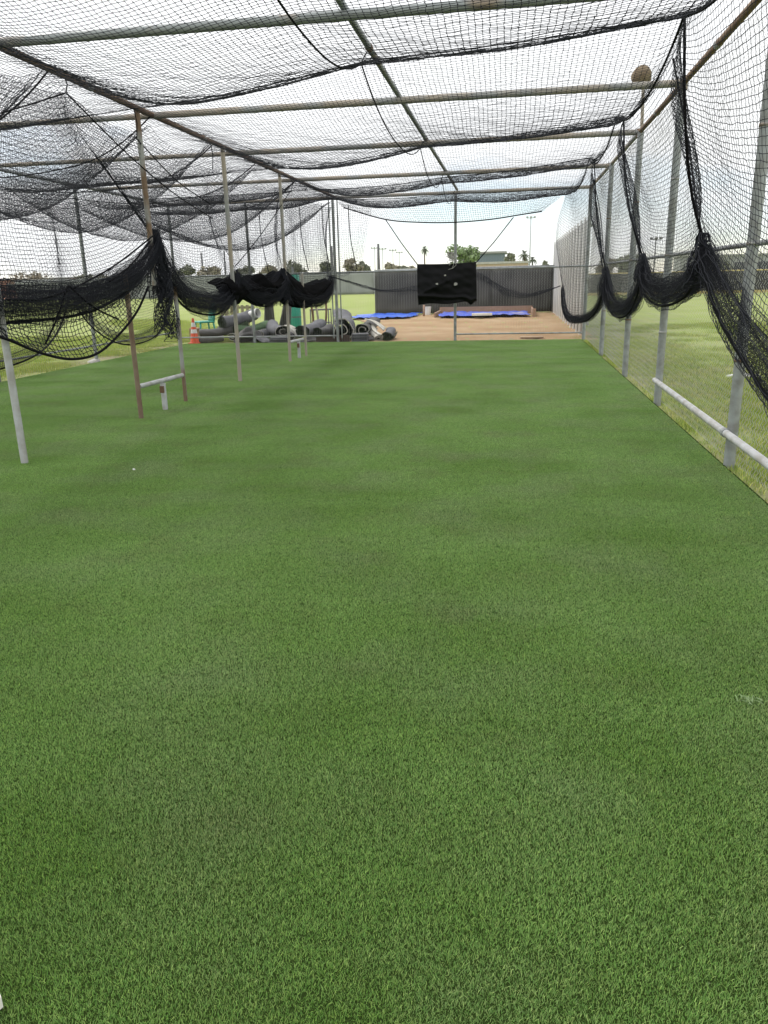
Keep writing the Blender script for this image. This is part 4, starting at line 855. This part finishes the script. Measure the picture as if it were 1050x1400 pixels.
tree_px('round pale green tree above the right top of the target sheet', 640, 336, 95, 56, LEAF[1], 1)
tree_px('small dark tree standing alone beside the far palm', 699, 343, 120, 17, LEAF[0], 2)
for i, (x, yt, Y, w, l, lab) in enumerate(((480, 350, 125, 40, 2, 'brownish tree just left of the tall dark pole on the horizon'), (497, 352, 130, 26, 0, 'small olive tree tucked left beside the tall dark pole'), (535, 356, 120, 26, 2, 'dry brownish tree right of the tall dark pole'), (553, 361, 130, 20, 0, 'low olive tree left of the lone palm'), (566, 361, 125, 20, 2, 'low dry tree nearest the target sheet on its left'),
        (400, 352, 130, 44, 0, 'olive tree behind the bunched tarp at the far posts'), (372, 356, 125, 36, 2, 'dry tree seen through the nets between the far posts'), (332, 360, 130, 40, 0, 'dark tree behind the tan middle post'), (285, 362, 120, 46, 2, 'wide dry tree behind the swagged divider net'), (248, 360, 125, 40, 0, 'dark tree left of the swagged divider net dip'),
        (445, 356, 140, 30, 0, 'olive tree beside the double fence post'), (860, 346, 120, 40, 0, 'olive tree beyond the right fence near the pair of lights'), (830, 350, 110, 30, 2, 'dry tree seen past the corner of the right fence'), (985, 352, 125, 50, 0, 'dark tree far beyond the right outfield fence'), (745, 350, 140, 18, 0, 'small tree at the left end of the white panel fence'), (120, 372, 160, 70, 0, 'broad olive tree on the far left horizon'), (40, 370, 170, 60, 2, 'dry tree at the far left edge of the horizon'))):
    tree_px(lab, x, yt+(5 if x < 410 else 2), Y, w, LEAF[l], 20+i, n=1100, ls=0.3, trunk=0.25)
def palm(label, x, ytop, Y, cr, seed):
    p = at_y(x, ytop, Y); h = p[2]; e = empty('palm_tree', (p[0], Y, -0.03)); tag(e, label, 'palm tree', 'palms on the horizon'); g = np.random.default_rng(seed)
    MB().tube([(0, 0, 0), (0.1, 0, h*0.5), (0, 0, h-cr*0.4)], [0.22, 0.16, 0.15], 8).build('trunk', BARK, e, True); mb = MB()
    for i in range(42):
        a = g.uniform(0, 6.28); el = g.uniform(-0.9, 1.2); L = cr*g.uniform(.8, 1.1); base = np.array([0, 0, h-cr*0.4]); d = np.array([math.cos(a)*math.cos(el), math.sin(a)*math.cos(el), math.sin(el)]); s = np.array([-math.sin(a), math.cos(a), 0])*cr*0.09
        q = [base+d*L*t+np.array([0, 0, -0.45*L*t*t]) for t in (0, .35, .7, 1.0)]
        for t0, t1, w0, w1 in ((0, 1, .3, 1), (1, 2, 1, .8), (2, 3, .8, .1)):
            mb.add([q[t0]-s*w0, q[t0]+s*w0, q[t1]+s*w1, q[t1]-s*w1], [(0, 1, 2, 3)])
    mb.build('crown', LEAF[3], e)
palm('lone palm standing above the target sheet left corner', 580, 336, 190, 1.5, 1); palm('taller of the two small palms left of the white panel fence', 717, 342, 150, 1.6, 2); palm('shorter small palm right of the lone dark tree', 728, 350, 165, 1.4, 3)
# light poles
def light_pole(label, x, ytop, Y, m, heads=True, r=0.09):
    p = at_y(x, ytop, Y); e = empty('light_pole', (p[0], Y, -0.03)); tag(e, label, 'light pole', 'light poles on the horizon'); h = p[2]
    MB().tube([(0, 0, 0), (0, 0, h)], [r*1.3, r*0.8], 8).build('pole', m, e, True)
    if heads:
        MB().box((0, 0, h-0.1), (1.6, 0.1, 0.1)).build('arm', m, e)
        for dx in (-0.65, 0.0, 0.65): MB().box((dx, -0.12, h+0.05), (0.4, 0.3, 0.26)).build('lamp', m, e)
PALE = mat('pale_pole', (0.4, 0.42, 0.44), 0.6)
light_pole('dark bare pole, tallest left of the target sheet', 517, 333, 110, POLE, False, 0.2)
light_pole('pale lamp pole directly left of the dark bare pole', 512, 339, 180, PALE); light_pole('pale lamp pole directly right of the dark bare pole', 523, 340, 170, PALE); light_pole('pale lamp pole between the dark bare pole and the sheet', 537, 342, 180, PALE); light_pole('shortest pale lamp pole left of the palm', 546, 345, 200, PALE)
light_pole('dark pole seen beside the double fence post', 453, 336, 110, POLE, False, 0.2); light_pole('tall pale floodlight mast above the panel fence end', 726, 297, 150, PALE, True, 0.1)
light_pole('dark twin-lamp pole beyond the right fence', 897, 326, 120, POLE); light_pole('dark pole behind the left swag of the divider net', 275, 345, 130, POLE, False, 0.15); light_pole('dark pole left of the tan middle post', 306, 342, 130, POLE, False, 0.15)

# ------------------------------------------------------------------ small things
def lump(name, label, cat, loc, d, m, seed):
    g = np.random.default_rng(seed); mb = MB(); n, k = 9, 5; vs, fs = [(0, 0, d[2])], []
    for i in range(1, k):
        f = i/(k-1)*math.pi/2*1.05
        for j in range(n): a = 6.283*j/n; q = 1+g.uniform(-.18, .18); vs.append((d[0]*math.sin(f)*math.cos(a)*q, d[1]*math.sin(f)*math.sin(a)*q, d[2]*math.cos(f)*q))
    fs += [(0, 1+j, 1+(j+1) % n) for j in range(n)]+[(1+i*n+j, 1+(i+1)*n+j, 1+(i+1)*n+(j+1) % n, 1+i*n+(j+1) % n) for i in range(k-2) for j in range(n)]
    o = mb.add(vs, fs).build(name, m, None, True, loc); tag(o, label, cat); return o
lump('concrete_footing', 'pale concrete footing at the foot of the left fence post', 'footing', (XL-0.02, 16.5, -0.03), (0.15, 0.13, 0.08), CONCRETE, 1)
p = at_z(1018, 513, 0); lump('litter', 'scrap of white litter on the grass outside the right fence', 'litter', (p[0], p[1], -0.03), (0.28, 0.14, 0.06), WHITE_PL, 2)
p = at_z(333, 471, 0); lump('ball', 'small white ball by the tan post at the end of the turf', 'ball', (at_y(326, 470, 21.2)[0], 21.1, 0.0), (0.05, 0.05, 0.07), WHITE_PL, 3)
p = at_z(183, 640, 0.02); o = lump('paper_scrap', 'tiny white scrap on the turf near the leftmost pipe post', 'scrap', (p[0], p[1], 0.005), (0.014, 0.010, 0.012), WHITE_PL, 6)
p = at_z(1024, 961, 0.0); mb = MB()
for k in range(16):
    a = random.uniform(0, 6.28); L = random.uniform(.02, .05); s_ = 0.0016; ox, oy = random.gauss(0, 0.03), random.gauss(0, 0.012)
    q = [(ox+math.cos(a)*L*t, oy+math.sin(a)*L*t, 0.012+0.022*t-0.02*t*t) for t in (0, .5, 1)]
    mb.add([(x-s_, y, z) for x, y, z in q]+[(x+s_, y+s_, z) for x, y, z in q], [(0, 1, 4, 3), (1, 2, 5, 4)])
tag(mb.build('dry_tuft', mat('pale_weed', (0.22, 0.3, 0.15), 0.9, spec=0.1), None, False, (p[0], p[1], 0.0)), 'pale wispy tuft on the turf at the right edge', 'tuft')
p = at_z(2, 1385, 0.0); sh = empty('shoe', (p[0]-0.135, p[1]+0.035, 0.02)); sh.rotation_euler.z = R(-20); tag(sh, 'pale grey canvas shoe peeking in at the bottom left corner', 'shoe')
U = []
for i in range(15):
    t = i/14; x = 0.14-0.29*t; w = 0.048*math.sin(math.pi*min(1, (t+0.06)*1.15)**0.55*0.5+0.0)*(1-0.25*math.sin(t*3.1)*0.5) if t < 0.95 else 0.035; hgt = 0.035+0.055*min(1, t*1.6)**1.5
    U.append([(x, w*math.cos(a), 0.028+hgt*max(0, math.sin(a))**0.8) for a in np.linspace(0, math.pi, 11)])
P = np.array(U); i_ = np.arange(15*11).reshape(15, 11); Q = np.stack([i_[:-1, :-1], i_[:-1, 1:], i_[1:, 1:], i_[1:, :-1]], -1).reshape(-1, 4)
u_ = link('upper', mesh_np('upper', P.reshape(-1, 3), Q, [[0, j, j+1] for j in range(1, 10)], True), SHOE, sh)
ol = [(0.147-0.30*t, s*(0.052*math.sin(math.pi*min(1, (t+0.05)*1.1)**0.55*0.5)*(1-0.12*math.sin(t*3.1)))) for s, ts in ((1, np.linspace(0, 1, 12)), (-1, np.linspace(1, 0, 12))) for t in ts]
n = len(ol); MB().add([(x, y, 0.0) for x, y in ol]+[(x, y, 0.03) for x, y in ol], [tuple(range(n))[::-1], tuple(range(n, 2*n))]+[(i, (i+1) % n, n+(i+1) % n, n+i) for i in range(n)]).build('sole', SOLE, sh)
